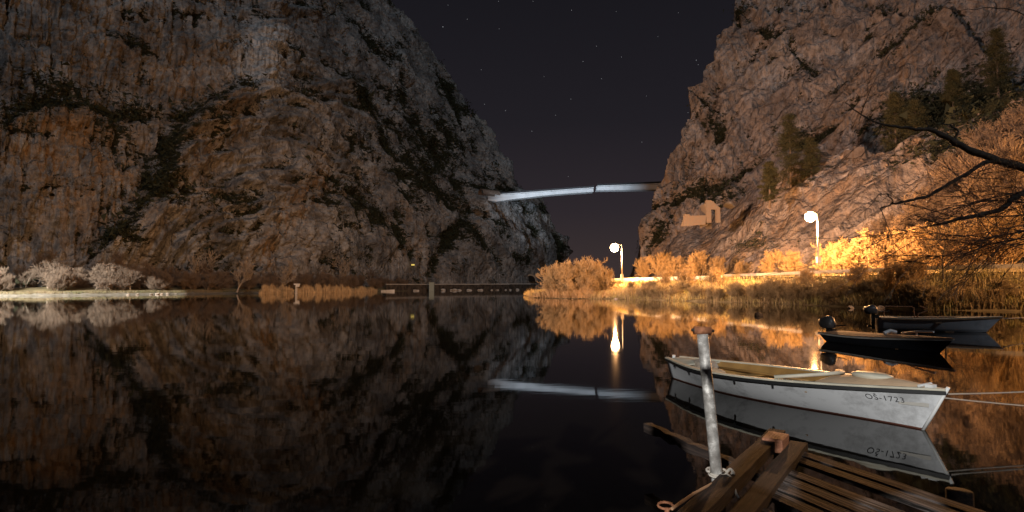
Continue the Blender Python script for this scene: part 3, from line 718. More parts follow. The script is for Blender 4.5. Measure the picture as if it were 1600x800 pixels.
def bake_scatter(name, meshes_idx, places, M, label, cat, kind='stuff', also=0):
    """one mesh out of many scaled copies (mass of plants nobody could count)"""
    Vs = []; Fs = []; n = 0
    for (x, y, z, s_, rz, mi) in places:
        for me in meshes_idx[mi]:
            v = np.empty(len(me.vertices) * 3, np.float32); me.vertices.foreach_get('co', v); v = v.reshape(-1, 3)
            f = np.empty(len(me.polygons) * 4, np.int32); me.polygons.foreach_get('vertices', f); f = f.reshape(-1, 4)
            c_, s2 = math.cos(rz), math.sin(rz); w = v * s_; w = np.stack([w[:, 0] * c_ - w[:, 1] * s2 + x, w[:, 0] * s2 + w[:, 1] * c_ + y, w[:, 2] + z], 1)
            Vs.append(w); Fs.append(f + n); n += len(v)
    me = npmesh(name, np.concatenate(Vs), np.concatenate(Fs), M, True); o = link(name, me); return prop(o, label, cat, kind=kind)
def blades(name, pts, hs, wd, lean, M, label, cat, per=1):
    n = len(pts); pts = np.asarray(pts, float); hs = np.asarray(hs, float)
    a_ = rng.uniform(0, 2 * math.pi, n); u = np.stack([np.cos(a_), np.sin(a_), np.zeros(n)], 1) * (wd * rng.uniform(0.6, 1.3, n))[:, None]
    l = rng.normal(size=(n, 3)) * lean; l[:, 2] = 0
    m_ = pts + l * 0.4 * hs[:, None] + np.array([0, 0, 1]) * hs[:, None] * 0.55; tp = pts + l * 1.2 * hs[:, None] + np.array([0, 0, 1]) * hs[:, None]
    V = np.stack([pts - u, pts + u, m_ + u * 0.8, m_ - u * 0.8, tp + u * 0.2, tp - u * 0.2], 1).reshape(-1, 3); b_ = np.arange(n)[:, None] * 6
    Fc = np.concatenate([np.concatenate([b_, b_ + 1, b_ + 2, b_ + 3], 1), np.concatenate([b_ + 3, b_ + 2, b_ + 4, b_ + 5], 1)], 0)
    me = npmesh(name, V, Fc, M); o = link(name, me); return prop(o, label, cat, kind='stuff')

def bank_pts(Pm, n, r0, r1, c0, c1):
    ri = rng.uniform(r0, r1, n) * (Pm.shape[0] - 1); ci = rng.uniform(c0, c1, n) * (Pm.shape[1] - 1)
    i = ri.astype(int); j = ci.astype(int); i = np.minimum(i, Pm.shape[0] - 2); j = np.minimum(j, Pm.shape[1] - 2); fi = (ri - i)[:, None]; fj = (ci - j)[:, None]
    return (Pm[i, j] * (1 - fi) + Pm[i + 1, j] * fi) * (1 - fj) + (Pm[i, j + 1] * (1 - fi) + Pm[i + 1, j + 1] * fi) * fj
def line_pts(line, n, u0, u1, off=(0, 0)):
    p = np.array(line, float); tt = rng.uniform(u0, u1, n); return np.stack([np.interp(tt, range(len(p)), p[:, k]) for k in (0, 1)], -1)

# right bank: grass, brambles, reeds
gp_ = bank_pts(BANKP, 26000, 0.33, 1.0, 3 / 20, 15.5 / 20); blades('grass', gp_, rng.uniform(0.3, 1.0, len(gp_)), 0.03, 0.25, M_GRASS, 'dry grass on the lamplit right bank', 'grass')
gp_ = bank_pts(BANKP, 7000, 0.32, 0.42, 3.6 / 20, 15.5 / 20); mo = np.clip(fbm(gp_ * 0.35 + 3, 3) * 2.2 + 0.35, 0.05, 1); blades('reeds', gp_, rng.uniform(0.5, 1.9, len(gp_)) * mo, 0.03, 0.22, M_BRAMBLE, 'dry reeds along the edge of the right bank', 'reeds')
pl = []
for k in range(110):
    q_ = bank_pts(BANKP, 1, 0.36, 0.70, 7.2 / 20, 15.6 / 20)[0]; pl.append((q_[0], q_[1], q_[2] - 0.1, random.uniform(0.2, 0.5), random.uniform(0, 6), random.randrange(4)))
bake_scatter('brambles', SHR, pl, M_TWIG if False else M_BRAMBLE, 'tangled brown brambles on the bank below the road', 'undergrowth')
for i, (px_, Y_, s_) in enumerate(((1012, 88, .5), (1035, 86, .55), (1090, 79, .5), (1150, 74, .6), (1192, 70, .7), (1222, 67, .75), (1252, 64, .7), (1286, 61, .75), (1312, 58, .6))):
    put_tree('bush', DRK[i % 2], ((px_ - 800) / F * Y_, Y_, 0.3), 'brown bush at the waterline of the lamplit bank, %s from the left' % ORD[i], 'bush', 'bushes at the waterline', random.uniform(0, 6), s_)
# the rounded bush at the tip of the bank: stems of its own and reeds round its foot
pl = []
BC = (11.5, 103)
for k in range(20):
    a_ = random.uniform(0, 6.28); r_ = random.uniform(0, 1) ** .5
    x_ = BC[0] + math.cos(a_) * r_ * 5.2; y_ = BC[1] + math.sin(a_) * r_ * 4
    pl.append((x_, y_, 0.4, random.uniform(0.85, 1.2) * 1.65 * (1.05 - 0.45 * r_) * (0.8 if abs(x_ - BC[0] - 0.6) < 0.9 else 1), random.uniform(0, 6), random.randrange(4)))
o = bake_scatter('willow_bush', SHR, pl, M_PALETWIG, 'large rounded bare willow bush at the tip of the lamplit bank', 'bush', 'thing')
gp_ = np.array([(rng.uniform(3.0, 18), rng.uniform(94, 106), 0.1) for _ in range(9000)]); gp_ = gp_[gp_[:, 1] > np.interp(gp_[:, 0], [3, 5, 9, 16, 20], [103, 101, 95, 92, 88])]
mo = np.clip(0.55 + fbm(gp_ * 0.45 + 9, 3) * 1.8, 0.12, 1) * (1 - 0.55 * smooth(gp_[:, 0], 13, 18)) * (0.45 + 0.55 * smooth(gp_[:, 0], 3, 8))
blades('reeds', gp_, rng.uniform(0.6, 2.2, len(gp_)) * mo, 0.035, 0.22, M_REEDB, 'dry reeds around the foot of the rounded willow bush', 'reeds')

# shrubs behind the road around the lamps (they catch the light)
spots = [(1008, 140, 1.3), (1032, 136, 1.5), (1062, 132, 1.4), (1092, 124, 1.5), (1125, 118, 1.1), (1160, 112, 0.8), (1212, 98, 1.2), (1238, 94, 1.0), (1300, 88, 1.25), (1325, 86, 1.15), (1352, 84, 1.5), (1385, 80, 1.6), (1418, 77, 1.5), (1450, 74, 1.5), (1490, 70, 1.6), (1530, 66, 1.6), (1575, 62, 1.6)]
for i, (px_, Y_, s_) in enumerate(spots):
    X_ = (px_ - 800) / F * Y_
    lab = 'pale bare shrub behind the white parapet, %s one right of the farther lamp' % ORD[i] if i < 6 else 'bright shrub left of the nearer lamp post, %s of the two' % ['farther', 'closer'][i - 6] if i < 8 else 'lamplit bare shrub behind the road, %s one right of the nearer lamp' % ORD[i - 8]
    t = put_tree('shrub', SHR[i % 4], (X_, Y_, zr + 0.3), lab, 'shrub', 'bare shrubs behind the lamplit road', random.uniform(0, 6), s_)
bt = [(1402, 98, 0.85, 7), (1440, 90, 0.9, 6), (1455, 104, 1.0, 11), (1492, 88, 1.15, 8), (1530, 80, 1.1, 7), (1548, 102, 1.35, 13), (1575, 86, 1.35, 9), (1600, 104, 1.6, 17), (1612, 72, 1.5, 8), (1650, 78, 1.6, 10), (1520, 112, 1.3, 18), (1425, 84, 0.8, 5), (1470, 96, 1.1, 10), (1510, 94, 1.25, 12), (1560, 92, 1.4, 12), (1590, 96, 1.6, 15), (1620, 90, 1.7, 14), (1485, 108, 1.1, 14)]
bt.sort()
for i, (px_, Y_, s_, z_) in enumerate(bt):
    t = put_tree('bare_tree', BIG[i % 3], ((px_ - 800) / F * Y_, Y_, z_), 'brown bare tree on the right slope, %s from the left in that wood' % ORD[i], 'tree', 'bare trees climbing the right slope', random.uniform(0, 6), s_)
# slim leaning tree by the water on the right
for i, (px_, Y_, s_) in enumerate(((1038, 97, .62), (1072, 92, .75), (1118, 86, .7), (1262, 68, .5), (1338, 60, .55), (1398, 55, .62), (1428, 53, .7))):
    put_tree('shrub', SHR[(i + 1) % 4], ((px_ - 800) / F * Y_, Y_, 2.0), 'small bare shrub on the bank below the road, %s from the left of its row' % ORD[i], 'shrub', 'small shrubs on the bank below the road', random.uniform(0, 6), s_)
t = put_tree('bare_tree', make_tree_meshes(77, 5.2, 0.4, 1, 3, M_DARKBARK, M_DARKBARK, 0.09, 0.012, up=0.2, kids=(2, 3)), tuple(at_y(1474, 432, 47)), 'slim dark bare tree leaning over the right bank in front of the road', 'tree', None, 2.2)

# ---- pines
def pine(px_, py_base, Y_, h, label, lean=0, seed=1):
    p_ = at_y(px_, py_base, Y_); t = empty('pine_tree', tuple(p_), label, 'tree', 'pines on the right slope')
    rd = np.random.default_rng(seed)
    mb = MB(); mb.tube([(0, 0, -1), (0.1, 0, h * 0.5), (0, 0, h * 0.97)], [0.32, 0.2, 0.04], 8); mb.build('trunk', M_BARK, t, True)
    n = 210; zc = rd.uniform(0.03, 1.0, n) ** 0.9; R = (1 - zc) ** 0.6 * h * 0.30 + 0.3; a_ = rd.uniform(0, 6.28, n); rr = rd.uniform(0.25, 1.0, n) * R * (0.75 + 0.35 * np.sin(a_ * 3 + zc * 14))
    ctr = np.stack([np.cos(a_) * rr, np.sin(a_) * rr, zc * h], 1); per = 90
    c_ = np.repeat(ctr, per, 0) + rd.normal(size=(n * per, 3)) * np.array([0.50, 0.50, 0.20]) * h / 17
    u1 = rd.normal(size=(n * per, 3)); u1 /= np.linalg.norm(u1, axis=1)[:, None]; u2 = np.cross(u1, rd.normal(size=(n * per, 3))); u2 /= np.linalg.norm(u2, axis=1)[:, None]
    L_ = rd.uniform(0.10, 0.26, n * per)[:, None]; V = np.stack([c_ - u1 * L_, c_ + u2 * L_ * 0.5, c_ + u1 * L_], 1).reshape(-1, 3)
    link('crown', npmesh('crown', V, np.arange(len(V)).reshape(-1, 3), M_PINE), t)
    sg = [((0, 0, max(0.5, c[2] - 0.4)), tuple(c), 0.06, 0.02, 1) for c in ctr[::4]]; link('branches', seg_mesh('branches', sg, M_BARK, 0.02), t)
    return t
pine(1236, 300, 140, 19.5, 'tall pine standing above the nearer street lamp', seed=3)
pine(1203, 318, 128, 9.5, 'short pine at the left foot of the tallest pine', seed=4)
pine(1268, 292, 138, 12, 'middling pine leaning against the tallest pine on its right', seed=5)
pine(1400, 246, 130, 15, 'dark pine on the slope left of the brown wood', seed=6)
pine(1432, 238, 128, 12, 'lower dark pine next to the brown wood at its upper left', seed=7)
pine(1560, 150, 140, 17, 'dark pine highest on the right slope near the photo edge', seed=8)
pine(1490, 178, 138, 11, 'dark pine above the brown wood halfway to the right edge', seed=9)

# ---- left shore vegetation
def left_ground(X_, Y_): return 0.9
sp_l = []
LWn = np.array(LW)
places = []
for k in range(150):
    u = random.uniform(1.2, 9.2); f_ = random.uniform(0.25, 0.95)
    p_ = np.array([np.interp(u, range(len(LW)), LWn[:, j]) for j in (0, 1)]); q_ = np.array([np.interp(u, range(len(LBK)), np.array(LBK)[:, j]) for j in (0, 1)])
    c_ = p_ * (1 - f_) + q_ * f_; places.append((c_[0], c_[1], 0.6 + f_, random.uniform(0.7, 1.5), random.uniform(0, 6), random.randrange(4)))
bake_scatter('thicket', SHR, places, M_TWIG, 'long grey brown thicket of bare shrubs along the left shore', 'undergrowth')
lt = [(0, 135, 1.1), (40, 138, 1.0), (75, 140, 1.25), (150, 145, 1.1), (205, 150, 1.15), (235, 160, 1.0), (330, 175, 1.2), (500, 235, 1.6), (575, 262, 1.5)]
for i, (px_, Y_, s_) in enumerate(lt):
    put_tree('bare_tree', FAR[i % 3], ((px_ - 800) / F * Y_, Y_, 1.2), 'greyish bare tree in the floodlit thicket, %s from the left edge' % ORD[i] if px_ < 180 else 'dim brown bare tree under the left cliff, %s right of the floodlit shore' % ORD[i - 4], 'tree', 'bare trees on the left shore', random.uniform(0, 6), s_)
for px_, py_, Y_, s_, lab in ((303, 456, 172, 1.55, 'wide bare tree leaning at the water, leftmost standing clear of the left thicket'), (371, 457, 166, 1.45, 'slim pale bare tree mirrored in the water left of the reeds'),
                              (437, 450, 190, 1.7, 'pale forked bare tree rising behind the left half of the reeds'), (534, 446, 235, 2.1, 'thin tall bare tree behind the right half of the reeds')):
    put_tree('bare_tree', make_tree_meshes(int(px_), 6.5, 0.15, 1, 3, M_PALEBARK, M_PALEBARK, 0.2, 0.045, up=0.5, kids=(1, 3), wig=0.12), ((px_ - 800) / F * Y_, Y_, 0.6), lab, 'tree', 'bare trees on the left shore', 1.0, s_)
def reed_bed(px0, px1, Y0, Y1, h, n, label):
    u = rng.uniform(0, 1, n); Yc = Y0 + (Y1 - Y0) * u + rng.uniform(-2.5, 2.5, n); X_ = (px0 + (px1 - px0) * u - 800) / F * Yc
    env = 0.55 + 0.45 * np.sin(np.clip(u * 1.06, 0, 1) * math.pi) ** 0.5
    return blades('reeds', np.stack([X_, Yc, np.full(n, 0.02)], 1), h * env * rng.uniform(0.45, 1.08, n) * np.clip(0.75 + fbm(np.stack([X_ * 0.5, Yc * 0.3, X_ * 0], -1), 3) * 1.5, 0.3, 1.15), 0.05, 0.05, M_REED, label, 'reeds')
reed_bed(405, 460, 160, 172, 2.6, 3600, 'left clump of orange dry reeds on the left shore')
reed_bed(466, 556, 172, 200, 2.9, 5600, 'long middle clump of orange dry reeds on the left shore')
reed_bed(554, 590, 200, 235, 2.2, 1800, 'small low clump of dry reeds at the right end of the reed bed')
u = rng.uniform(1.0, 7.5, 16000); gp_ = np.stack([np.interp(u, range(len(LW)), LWn[:, 0]) + rng.uniform(-3, 0, len(u)), np.interp(u, range(len(LW)), LWn[:, 1]) + rng.uniform(1.0, 8, len(u)), np.full(len(u), 0.35)], 1)
blades('grass', gp_, rng.uniform(0.25, 0.8, len(gp_)), 0.05, 0.3, M_DULLGRASS, 'short grass on the left shore', 'grass')

# ---- small things on the left shore
p_ = at_z(463, 459, 0.0); t = empty('water_gauge', tuple(p_), 'pale post with a square box at its top standing among the reeds', 'post')
mb = MB(); mb.box((0, 0, 1.2), (0.5, 0.5, 2.6)); mb.build('post', M_CONC, t); mb = MB(); mb.box((0.15, 0, 2.7), (1.5, 0.9, 0.35)); mb.box((0.35, 0, 2.25), (0.9, 0.7, 0.5)); mb.build('head', M_WHITE, t)
p_ = at_y(674.5, 453.6, 278); t = empty('pump_box', tuple(p_), 'pale green upright box in front of the roadside wall', 'box')
mb = MB(); mb.box((0, 0, 1.6), (2.4, 1.6, 4.4)); mb.build('cabinet', M_GREENBOX, t, bevel=0.05); mb = MB(); mb.box((0, 0, 3.85), (2.7, 1.9, 0.18)); mb.build('lid', M_GREENBOX, t)
def small_boat(px_, py_, L_, rz, M, label):
    p_ = at_y(px_, py_, 236); p_.z = 0; t = empty('rowing_boat', tuple(p_), label, 'boat', None, rz); mb = MB(); n = 8; vs = []
    for i in range(n + 1):
        u = i / n; w = L_ * 0.17 * (1 - abs(2 * u - 0.9) ** 2.4 * 0.9); x = (u - .5) * L_; s_ = 0.55 + 0.3 * u
        vs += [(x, -w, s_), (x, -w * .6, -.1), (x, w * .6, -.1), (x, w, s_)]
    fs = [(i * 4 + k, i * 4 + k + 1, i * 4 + k + 5, i * 4 + k + 4) for i in range(n) for k in range(3)] + [(0, 1, 2, 3), (n * 4 + 3, n * 4 + 2, n * 4 + 1, n * 4)]
    mb.add(vs, fs); mb.build('hull', M, t); mb = MB(); mb.box((0, 0, 0.5), (0.3, L_ * 0.28, 0.06)); mb.build('thwart', M_STONE, t); return t
small_boat(606, 452, 5.5, 0.15, M_WHITE, 'small pale boat lying by the shore right of the reeds, far away')
p_ = at_y(646, 414, 292); t = empty('wall_lamp', tuple(p_), 'tiny yellow lamp on the left cliff above a dark hollow', 'lamp'); mb = MB(); mb.box((0, -1.5, 0), (1.6, 0.5, 0.7)); mb.build('lamp_panel', M_YEL, t); mb = MB(); mb.box((0, 0.2, 0.1), (0.3, 3, 0.3)); mb.build('bracket', M_DARKSTEEL, t)
def rock(loc, s_, seed, label, cat='rock', group=None, M=M_STONE, flat=0.7):
    import bmesh
    bm = bmesh.new(); bmesh.ops.create_icosphere(bm, subdivisions=2, radius=1); rd = random.Random(seed)
    k = [Vector((rd.gauss(0, 1), rd.gauss(0, 1), rd.gauss(0, 1))).normalized() for _ in range(7)]
    for v in bm.verts:
        f_ = 1 - sum(max(0, v.co.dot(q) - 0.6) for q in k) * 0.8; v.co = Vector((v.co.x * f_ * rd.uniform(.95, 1.05) * 1.25, v.co.y * f_, v.co.z * f_ * flat)) * s_
    me = bpy.data.meshes.new('rock'); bm.to_mesh(me); bm.free(); me.materials.append(M); o = link('rock', me, loc=loc); return prop(o, label, cat, group)
for i, (px_, py_) in enumerate([(583, 453), (650, 450.6), (692, 450.3), (705, 449.9), (711, 450.5), (718, 450.6), (733, 450.2), (748, 449.9), (752, 450.4), (768, 450.2), (777, 449.8), (790, 450.3), (797, 450), (808, 450.2)]):
    Y_ = 238 + (px_ - 583) / 225 * 100; rock(at_y(px_, 448 + 1780 / Y_ - 0.4, Y_), random.uniform(0.6, 1.5), i, 'pale boulder at the waterline below the roadside wall, %s of its row from the left' % ORD[i], 'rock', 'pale boulders below the roadside wall', M_CONC)
for i, (px_, s_) in enumerate([(200, .4), (214, .35), (236, .4), (246, .6), (252, .45), (262, .4), (274, .35), (290, .4), (304, .4)]):
    rock(at_z(px_, 460 - i * 0.2, 0.15), s_, 40 + i, 'small white stone on the left shore, %s in the row right of the floodlit stretch' % ORD[i], 'rock', 'white stones on the left shore', M_STONE)
rock(at_z(1184, 493, 0.02), 0.3, 90, 'dark rounded rock sticking out of the water near the right bank', 'rock', None, M_DARKBARK, 0.8)
for i, (px_, py_) in enumerate([(975, 466), (963, 467), (1255, 474), (1290, 475), (1375, 481), (1330, 481)]):
    rock(at_z(px_, py_, 0.05), random.uniform(.25, .45), 95 + i, 'stone at the waterline of the right bank, ' + ['just right of the round bush', 'at the right foot of the round bush', 'left of the dark boats', 'just left of the outboard motors', 'behind the grey boat', 'above the black boat'][i], 'rock', 'stones at the foot of the right bank', M_STONE)

# ---- ruined house on its rock, wall fragments
p_ = at_y(1104, 348, 140)
t = empty('ruined_house', tuple(p_), 'small roofless stone ruin with a doorway, on the rock left of the pines', 'ruin')
mb = MB(); k = 140 / F
mb.add([(0, 0, 0), (1.2, 0, 0), (1.2, 0, 5.6), (0, 0, 5.6), (0, 1, 0), (1.2, 1, 0), (1.2, 1, 5.6), (0, 1, 5.6)], [(0, 1, 2, 3), (4, 7, 6, 5), (0, 3, 7, 4), (1, 5, 6, 2), (3, 2, 6, 7), (0, 4, 5, 1)])
mb.add([(2.5, 0, 0), (3.5, 0, 0), (3.4, 0, 3.8), (2.5, 0, 4.4), (2.5, 1, 0), (3.5, 1, 0), (3.4, 1, 3.8), (2.5, 1, 4.4)], [(0, 1, 2, 3), (4, 7, 6, 5), (0, 3, 7, 4), (1, 5, 6, 2), (3, 2, 6, 7), (0, 4, 5, 1)])
mb.add([(1.2, 0, 3.3), (2.5, 0, 3.3), (2.5, 0, 4.6), (1.2, 0, 5.6), (1.2, 1, 3.3), (2.5, 1, 3.3), (2.5, 1, 4.6), (1.2, 1, 5.6)], [(0, 1, 2, 3), (4, 7, 6, 5), (0, 1, 5, 4), (3, 2, 6, 7)])
mb.build('gable_wall', M_RUIN, t)
mb = MB(); mb.box((-2.9, 0.4, 0.5), (5.8, 0.9, 2.2), jit=0.35); mb.box((-4.8, 0.4, 1.7), (1.2, 0.8, 0.6), jit=0.2); mb.build('low_wall', M_RUIN, t)
mb = MB(); mb.box((1.85, 4, 1.0), (1.6, 0.3, 4.4)); mb.build('doorway_backing', M_DARKBARK, t)  # narrow dark panel standing behind the doorway
mb = MB(); mb.box((0.5, 3, 2), (0.8, 4.5, 5), jit=.4); mb.build('side_wall', M_RUIN, t)
p_ = at_y(1338, 242, 132); mb = MB(); mb.box((0.4, 0, 0.4), (2.2, 1.4, 2.6), jit=0.4); mb.box((-1.6, 0.2, 0.0), (2.0, 1.2, 1.5), jit=0.4); o = mb.build('ruined_wall', M_OLDSTONE, loc=p_); prop(o, 'lone block of ruined wall on the crest right of the tall pine', 'ruin')
p_ = at_y(1140, 320, 150); rock(p_, 1.6, 60, 'angular boulder on the crest just right of the ruin', 'rock')

# ================================================================= BOATS
def smoothstep(x): x = min(1, max(0, x)); return x * x * (3 - 2 * x)
class Hull:
    def __init__(s, L_, B, zs, zb, zk=-0.16, rake=0.3, transom=0.8, full=0.42):
        s.L, s.B, s.zs, s.zb, s.zk, s.rake, s.tr, s.full = L_, B, zs, zb, zk, rake, transom, full
    def sheer(s, u): return s.zs + (s.zb - s.zs) * u ** 2 + (0.03 * (1 - 2 * u) ** 2)
    def half(s, u):                      # half beam at gunwale; u 0 stern .. 1 bow
        v = s.tr + (1 - s.tr) * math.sin(min(1, u / s.full) * math.pi / 2)
        w = 1 - max(0, (u - s.full) / (1 - s.full)) ** 2.1
        return s.B / 2 * (v if u < s.full else 1) * (w if u > s.full else 1)
    def pt(s, u, k, side, inset=0.0, zlift=0.0):       # k 0 keel .. 1 gunwale
        h = max(0.012, s.half(u) - inset); zt = s.sheer(u); zk = s.zk + (0.10 * max(0, u - 0.6) / 0.4)
        z = zk + (zt - zk) * k; e = 0.42 + 0.5 * u ** 3
        y = h * (k ** e) * (0.86 + 0.14 * k)
        x = (u - 0.5) * s.L + s.rake * u ** 6 * k + (-0.05 * k if u < 0.01 else 0)
        return Vector((x, side * y, z + zlift))
def loft_strip(rowsP, close=False):
    R_ = len(rowsP); n = len(rowsP[0]); vs = [p for r in rowsP for p in r]
    fs = [(i * n + k, (i + 1) * n + k, (i + 1) * n + k + 1, i * n + k + 1) for i in range(R_ - 1) for k in range(n - 1)]
    return vs, fs
def make_boat(name, H, loc, heading, label, mats, group='moored boats', inner_floor=0.05, nst=36):
    """mats: dict hull, inner, rail, cap"""
    t = empty(name, loc, label, 'boat', group, heading)
    us = [i / nst for i in range(nst + 1)]; ks = [j / 12 for j in range(13)]
    for nm, ins, M_, rev, k0 in (('hull', 0.0, mats['hull'], 1, 0), ('inner_hull', 0.045, mats['inner'], -1, 2)):
        rowsP = []
        for u in us:
            r_ = [H.pt(u, k, -1, ins, 0.05 if ins else 0) for k in reversed(ks[k0:])] + [H.pt(u, k, 1, ins, 0.05 if ins else 0) for k in ks[max(k0, 1 if k0 == 0 else k0):]]
            if ins:
                for q_ in r_: q_.z = min(q_.z, H.sheer(u)); q_.x *= 0.985
            rowsP.append(r_)
        vs, fs = loft_strip(rowsP); n = len(rowsP[0])
        fs.append(tuple(range(n)))
        mb = MB(); mb.add(vs, fs); mb.build(nm, M_, t, smooth=(nm == 'hull'))
    # gunwale cap and rub rail on both sides
    for nm, w0, w1, z0, z1, M_ in (('gunwale', 0.05, -0.07, 0.0, 0.028, mats['cap']), ('rub_rail', 0.028, 0.0, -0.055, -0.005, mats['rail'])):
        mb = MB()
        for side in (-1, 1):
            rr = []
            for u in us:
                p_ = H.pt(u, 1, side); o_ = Vector((0, side, 0))
                taper = min(1, H.half(u) / 0.12)
                rr.append([p_ + o_ * w0 * 0.6 + Vector((0, 0, z0)), p_ + o_ * w0 * 0.6 + Vector((0, 0, z1)), p_ + o_ * w1 * taper + Vector((0, 0, z1)), p_ + o_ * w1 * taper + Vector((0, 0, z0)), p_ + o_ * w0 * 0.6 + Vector((0, 0, z0))])
            vs, fs = loft_strip(rr); fs += [(0, 1, 2, 3), tuple(len(vs) - 5 + q_ for q_ in (3, 2, 1, 0))]; mb.add(vs, fs)
        mb.build(nm, M_, t)
    # bottom boards
    mb = MB()
    z = H.zk + 0.12
    for j in range(5):
        y = (j - 2) * H.B * 0.062; mb.box((-0.05 * H.L, y, z), (H.L * 0.5, H.B * 0.056, 0.02))
    mb.build('floor_boards', mats['inner'], t)
    return t
def hull_text(t, H, txt, x0, z0, size, side, M, name='registration_number'):
    cu = bpy.data.curves.new('txt', 'FONT'); cu.body = txt; cu.size = size; cu.extrude = 0; cu.space_character = 1.15
    o = bpy.data.objects.new('txt', cu); C.objects.link(o); bpy.context.view_layer.update()
    me = bpy.data.meshes.new_from_object(o.evaluated_get(bpy.context.evaluated_depsgraph_get())); bpy.data.objects.remove(o)
    for v in me.vertices:
        x = x0 + v.co.x; z = z0 + v.co.y; u = x / H.L + 0.5
        for _ in range(3):
            zk = H.zk + 0.10 * max(0, u - .6) / .4; k = (z - zk) / (H.sheer(u) - zk); u = (x - H.rake * u ** 6 * k) / H.L + 0.5
        p_ = H.pt(min(u, 1), k, side); v.co = (x, p_.y + side * 0.006, z)
    me.materials.clear(); me.materials.append(M); return link(name, me, t)

def hull_mat(name, top, low, zsplit, noise2=None):
    M = bpy.data.materials.new(name); M.use_nodes = True; N = M.node_tree.nodes; L = M.node_tree.links; b = N['Principled BSDF']; b.inputs['Roughness'].default_value = 0.42
    tc = N.new('ShaderNodeTexCoord'); s = N.new('ShaderNodeSeparateXYZ'); L.new(tc.outputs['Object'], s.inputs[0])
    gt = N.new('ShaderNodeMath'); gt.operation = 'GREATER_THAN'; gt.inputs[1].default_value = zsplit; L.new(s.outputs['Z'], gt.inputs[0])
    n = N.new('ShaderNodeTexNoise'); n.inputs['Scale'].default_value = 2.2; n.inputs['Detail'].default_value = 8; n.inputs['Roughness'].default_value = 0.7; L.new(tc.outputs['Object'], n.inputs['Vector'])
    r = N.new('ShaderNodeValToRGB'); r.color_ramp.elements[0].position = 0.34; r.color_ramp.elements[1].position = 0.52
    r.color_ramp.elements[0].color = (*(noise2 or [c * 0.75 for c in top]), 1); r.color_ramp.elements[1].color = (*top, 1); L.new(n.outputs[0], r.inputs[0])
    m_ = N.new('ShaderNodeMix'); m_.data_type = 'RGBA'; L.new(gt.outputs[0], m_.inputs[0]); m_.inputs[6].default_value = (*low, 1); L.new(r.outputs[0], m_.inputs[7]); L.new(m_.outputs[2], b.inputs['Base Color'])
    return M
M_WHULL = hull_mat('white_hull_paint', (0.66, 0.68, 0.70), (0.12, 0.045, 0.03), 0.022, (0.40, 0.41, 0.42))
M_BHULL = hull_mat('dark_hull_paint', (0.022, 0.024, 0.030), (0.010, 0.010, 0.010), 0.02)
M_GHULL = hull_mat('grey_hull_paint', (0.48, 0.49, 0.52), (0.30, 0.30, 0.31), 0.12)
M_YPAINT = mat('ochre_paint', (0.36, 0.20, 0.06), 0.6, noise=(3, (0.24, 0.13, 0.04)))
M_TAN = mat('tan_canvas', (0.42, 0.29, 0.18), 0.75, noise=(1.5, (0.52, 0.37, 0.24)), bump=(6, 0.6))
M_CREAM = mat('cream_paint', (0.55, 0.52, 0.42), 0.5, noise=(4, (0.42, 0.40, 0.32)))
M_BLACKR = mat('black_rubber', (0.012, 0.013, 0.014), 0.5)
M_BOARD = mat('worn_board', (0.20, 0.11, 0.06), 0.8, noise=(5, (0.30, 0.18, 0.10)))
M_ROPE = mat('rope_fibre', (0.42, 0.38, 0.33), 0.9, bump=(150, 0.8))
M_LETTER = mat('black_lettering', (0.03, 0.03, 0.035), 0.6)
M_COWL = mat('outboard_cowl', (0.08, 0.075, 0.075), 0.35)
M_CANVASG = mat('grey_brown_cover', (0.24, 0.16, 0.11), 0.8, noise=(4, (0.16, 0.10, 0.07)), bump=(10, 0.7))

def heading(a, b): return math.atan2(b[1] - a[1], b[0] - a[0])
# white boat
st = at_z(1056, 590, 0); bw = at_z(1440, 671, 0); H = Hull((bw - st).length, 1.80, 0.40, 0.56, -0.14, 0.34, 0.25, 0.45)
mid = (st + bw) / 2
WB = make_boat('wooden_boat', H, (mid.x, mid.y, 0), heading(st, bw), 'white wooden boat with ochre inside and registration number, moored by the jetty', {'hull': M_WHULL, 'inner': M_YPAINT, 'rail': M_BLACKR, 'cap': M_CREAM})
hull_text(WB, H, 'OŠ-1723', H.L * 0.5 - 0.58, H.sheer(0.9) - 0.195, 0.112, -1, M_LETTER)
def deck(t, H, u0, u1, crown, M, name, z=-0.0, n=14, edge=0.06):
    rr = []
    for i in range(n + 1):
        u = u0 + (u1 - u0) * i / n; row = []
        for j in range(11):
            v = -1 + 2 * j / 10; p_ = H.pt(u, 1, 1, edge); c_ = crown * (1 - v * v) * math.sin(math.pi * min(1, 0.15 + 0.85 * i / n)) ** 0.6
            row.append(Vector((p_.x, v * p_.y, H.sheer(u) + z + c_)))
        rr.append(row)
    vs, fs = loft_strip(rr); n0 = len(vs)
    vs += [v - Vector((0, 0, 0.03)) for v in vs]; fs += [tuple(i + n0 for i in f[::-1]) for f in fs]
    W_ = 11; R_ = n + 1
    for k in range(W_ - 1): fs += [(k, k + 1, k + 1 + n0, k + n0), ((R_ - 1) * W_ + k + 1, (R_ - 1) * W_ + k, (R_ - 1) * W_ + k + n0, (R_ - 1) * W_ + k + 1 + n0)]
    mb = MB(); mb.add(vs, fs); return mb.build(name, M, t, smooth=False)
deck(WB, H, 0.74, 0.985, 0.13, M_TAN, 'fore_deck', 0.0)
deck(WB, H, 0.012, 0.16, 0.04, M_CREAM, 'stern_deck', 0.0, 6)
# curved coaming at the deck edge
mb = MB(); uu = 0.74
pts_ = []
for j in range(13):
    v = -1 + j / 6; p_ = H.pt(uu - 0.10 * (abs(v) ** 2.2), 1, 1, 0.03); pts_.append((p_.x, v * p_.y, H.sheer(uu) + 0.03 + 0.09 * (1 - v * v)))
mb.tube(pts_, 0.032, 8); mb.build('coaming', M_CREAM, WB, True)
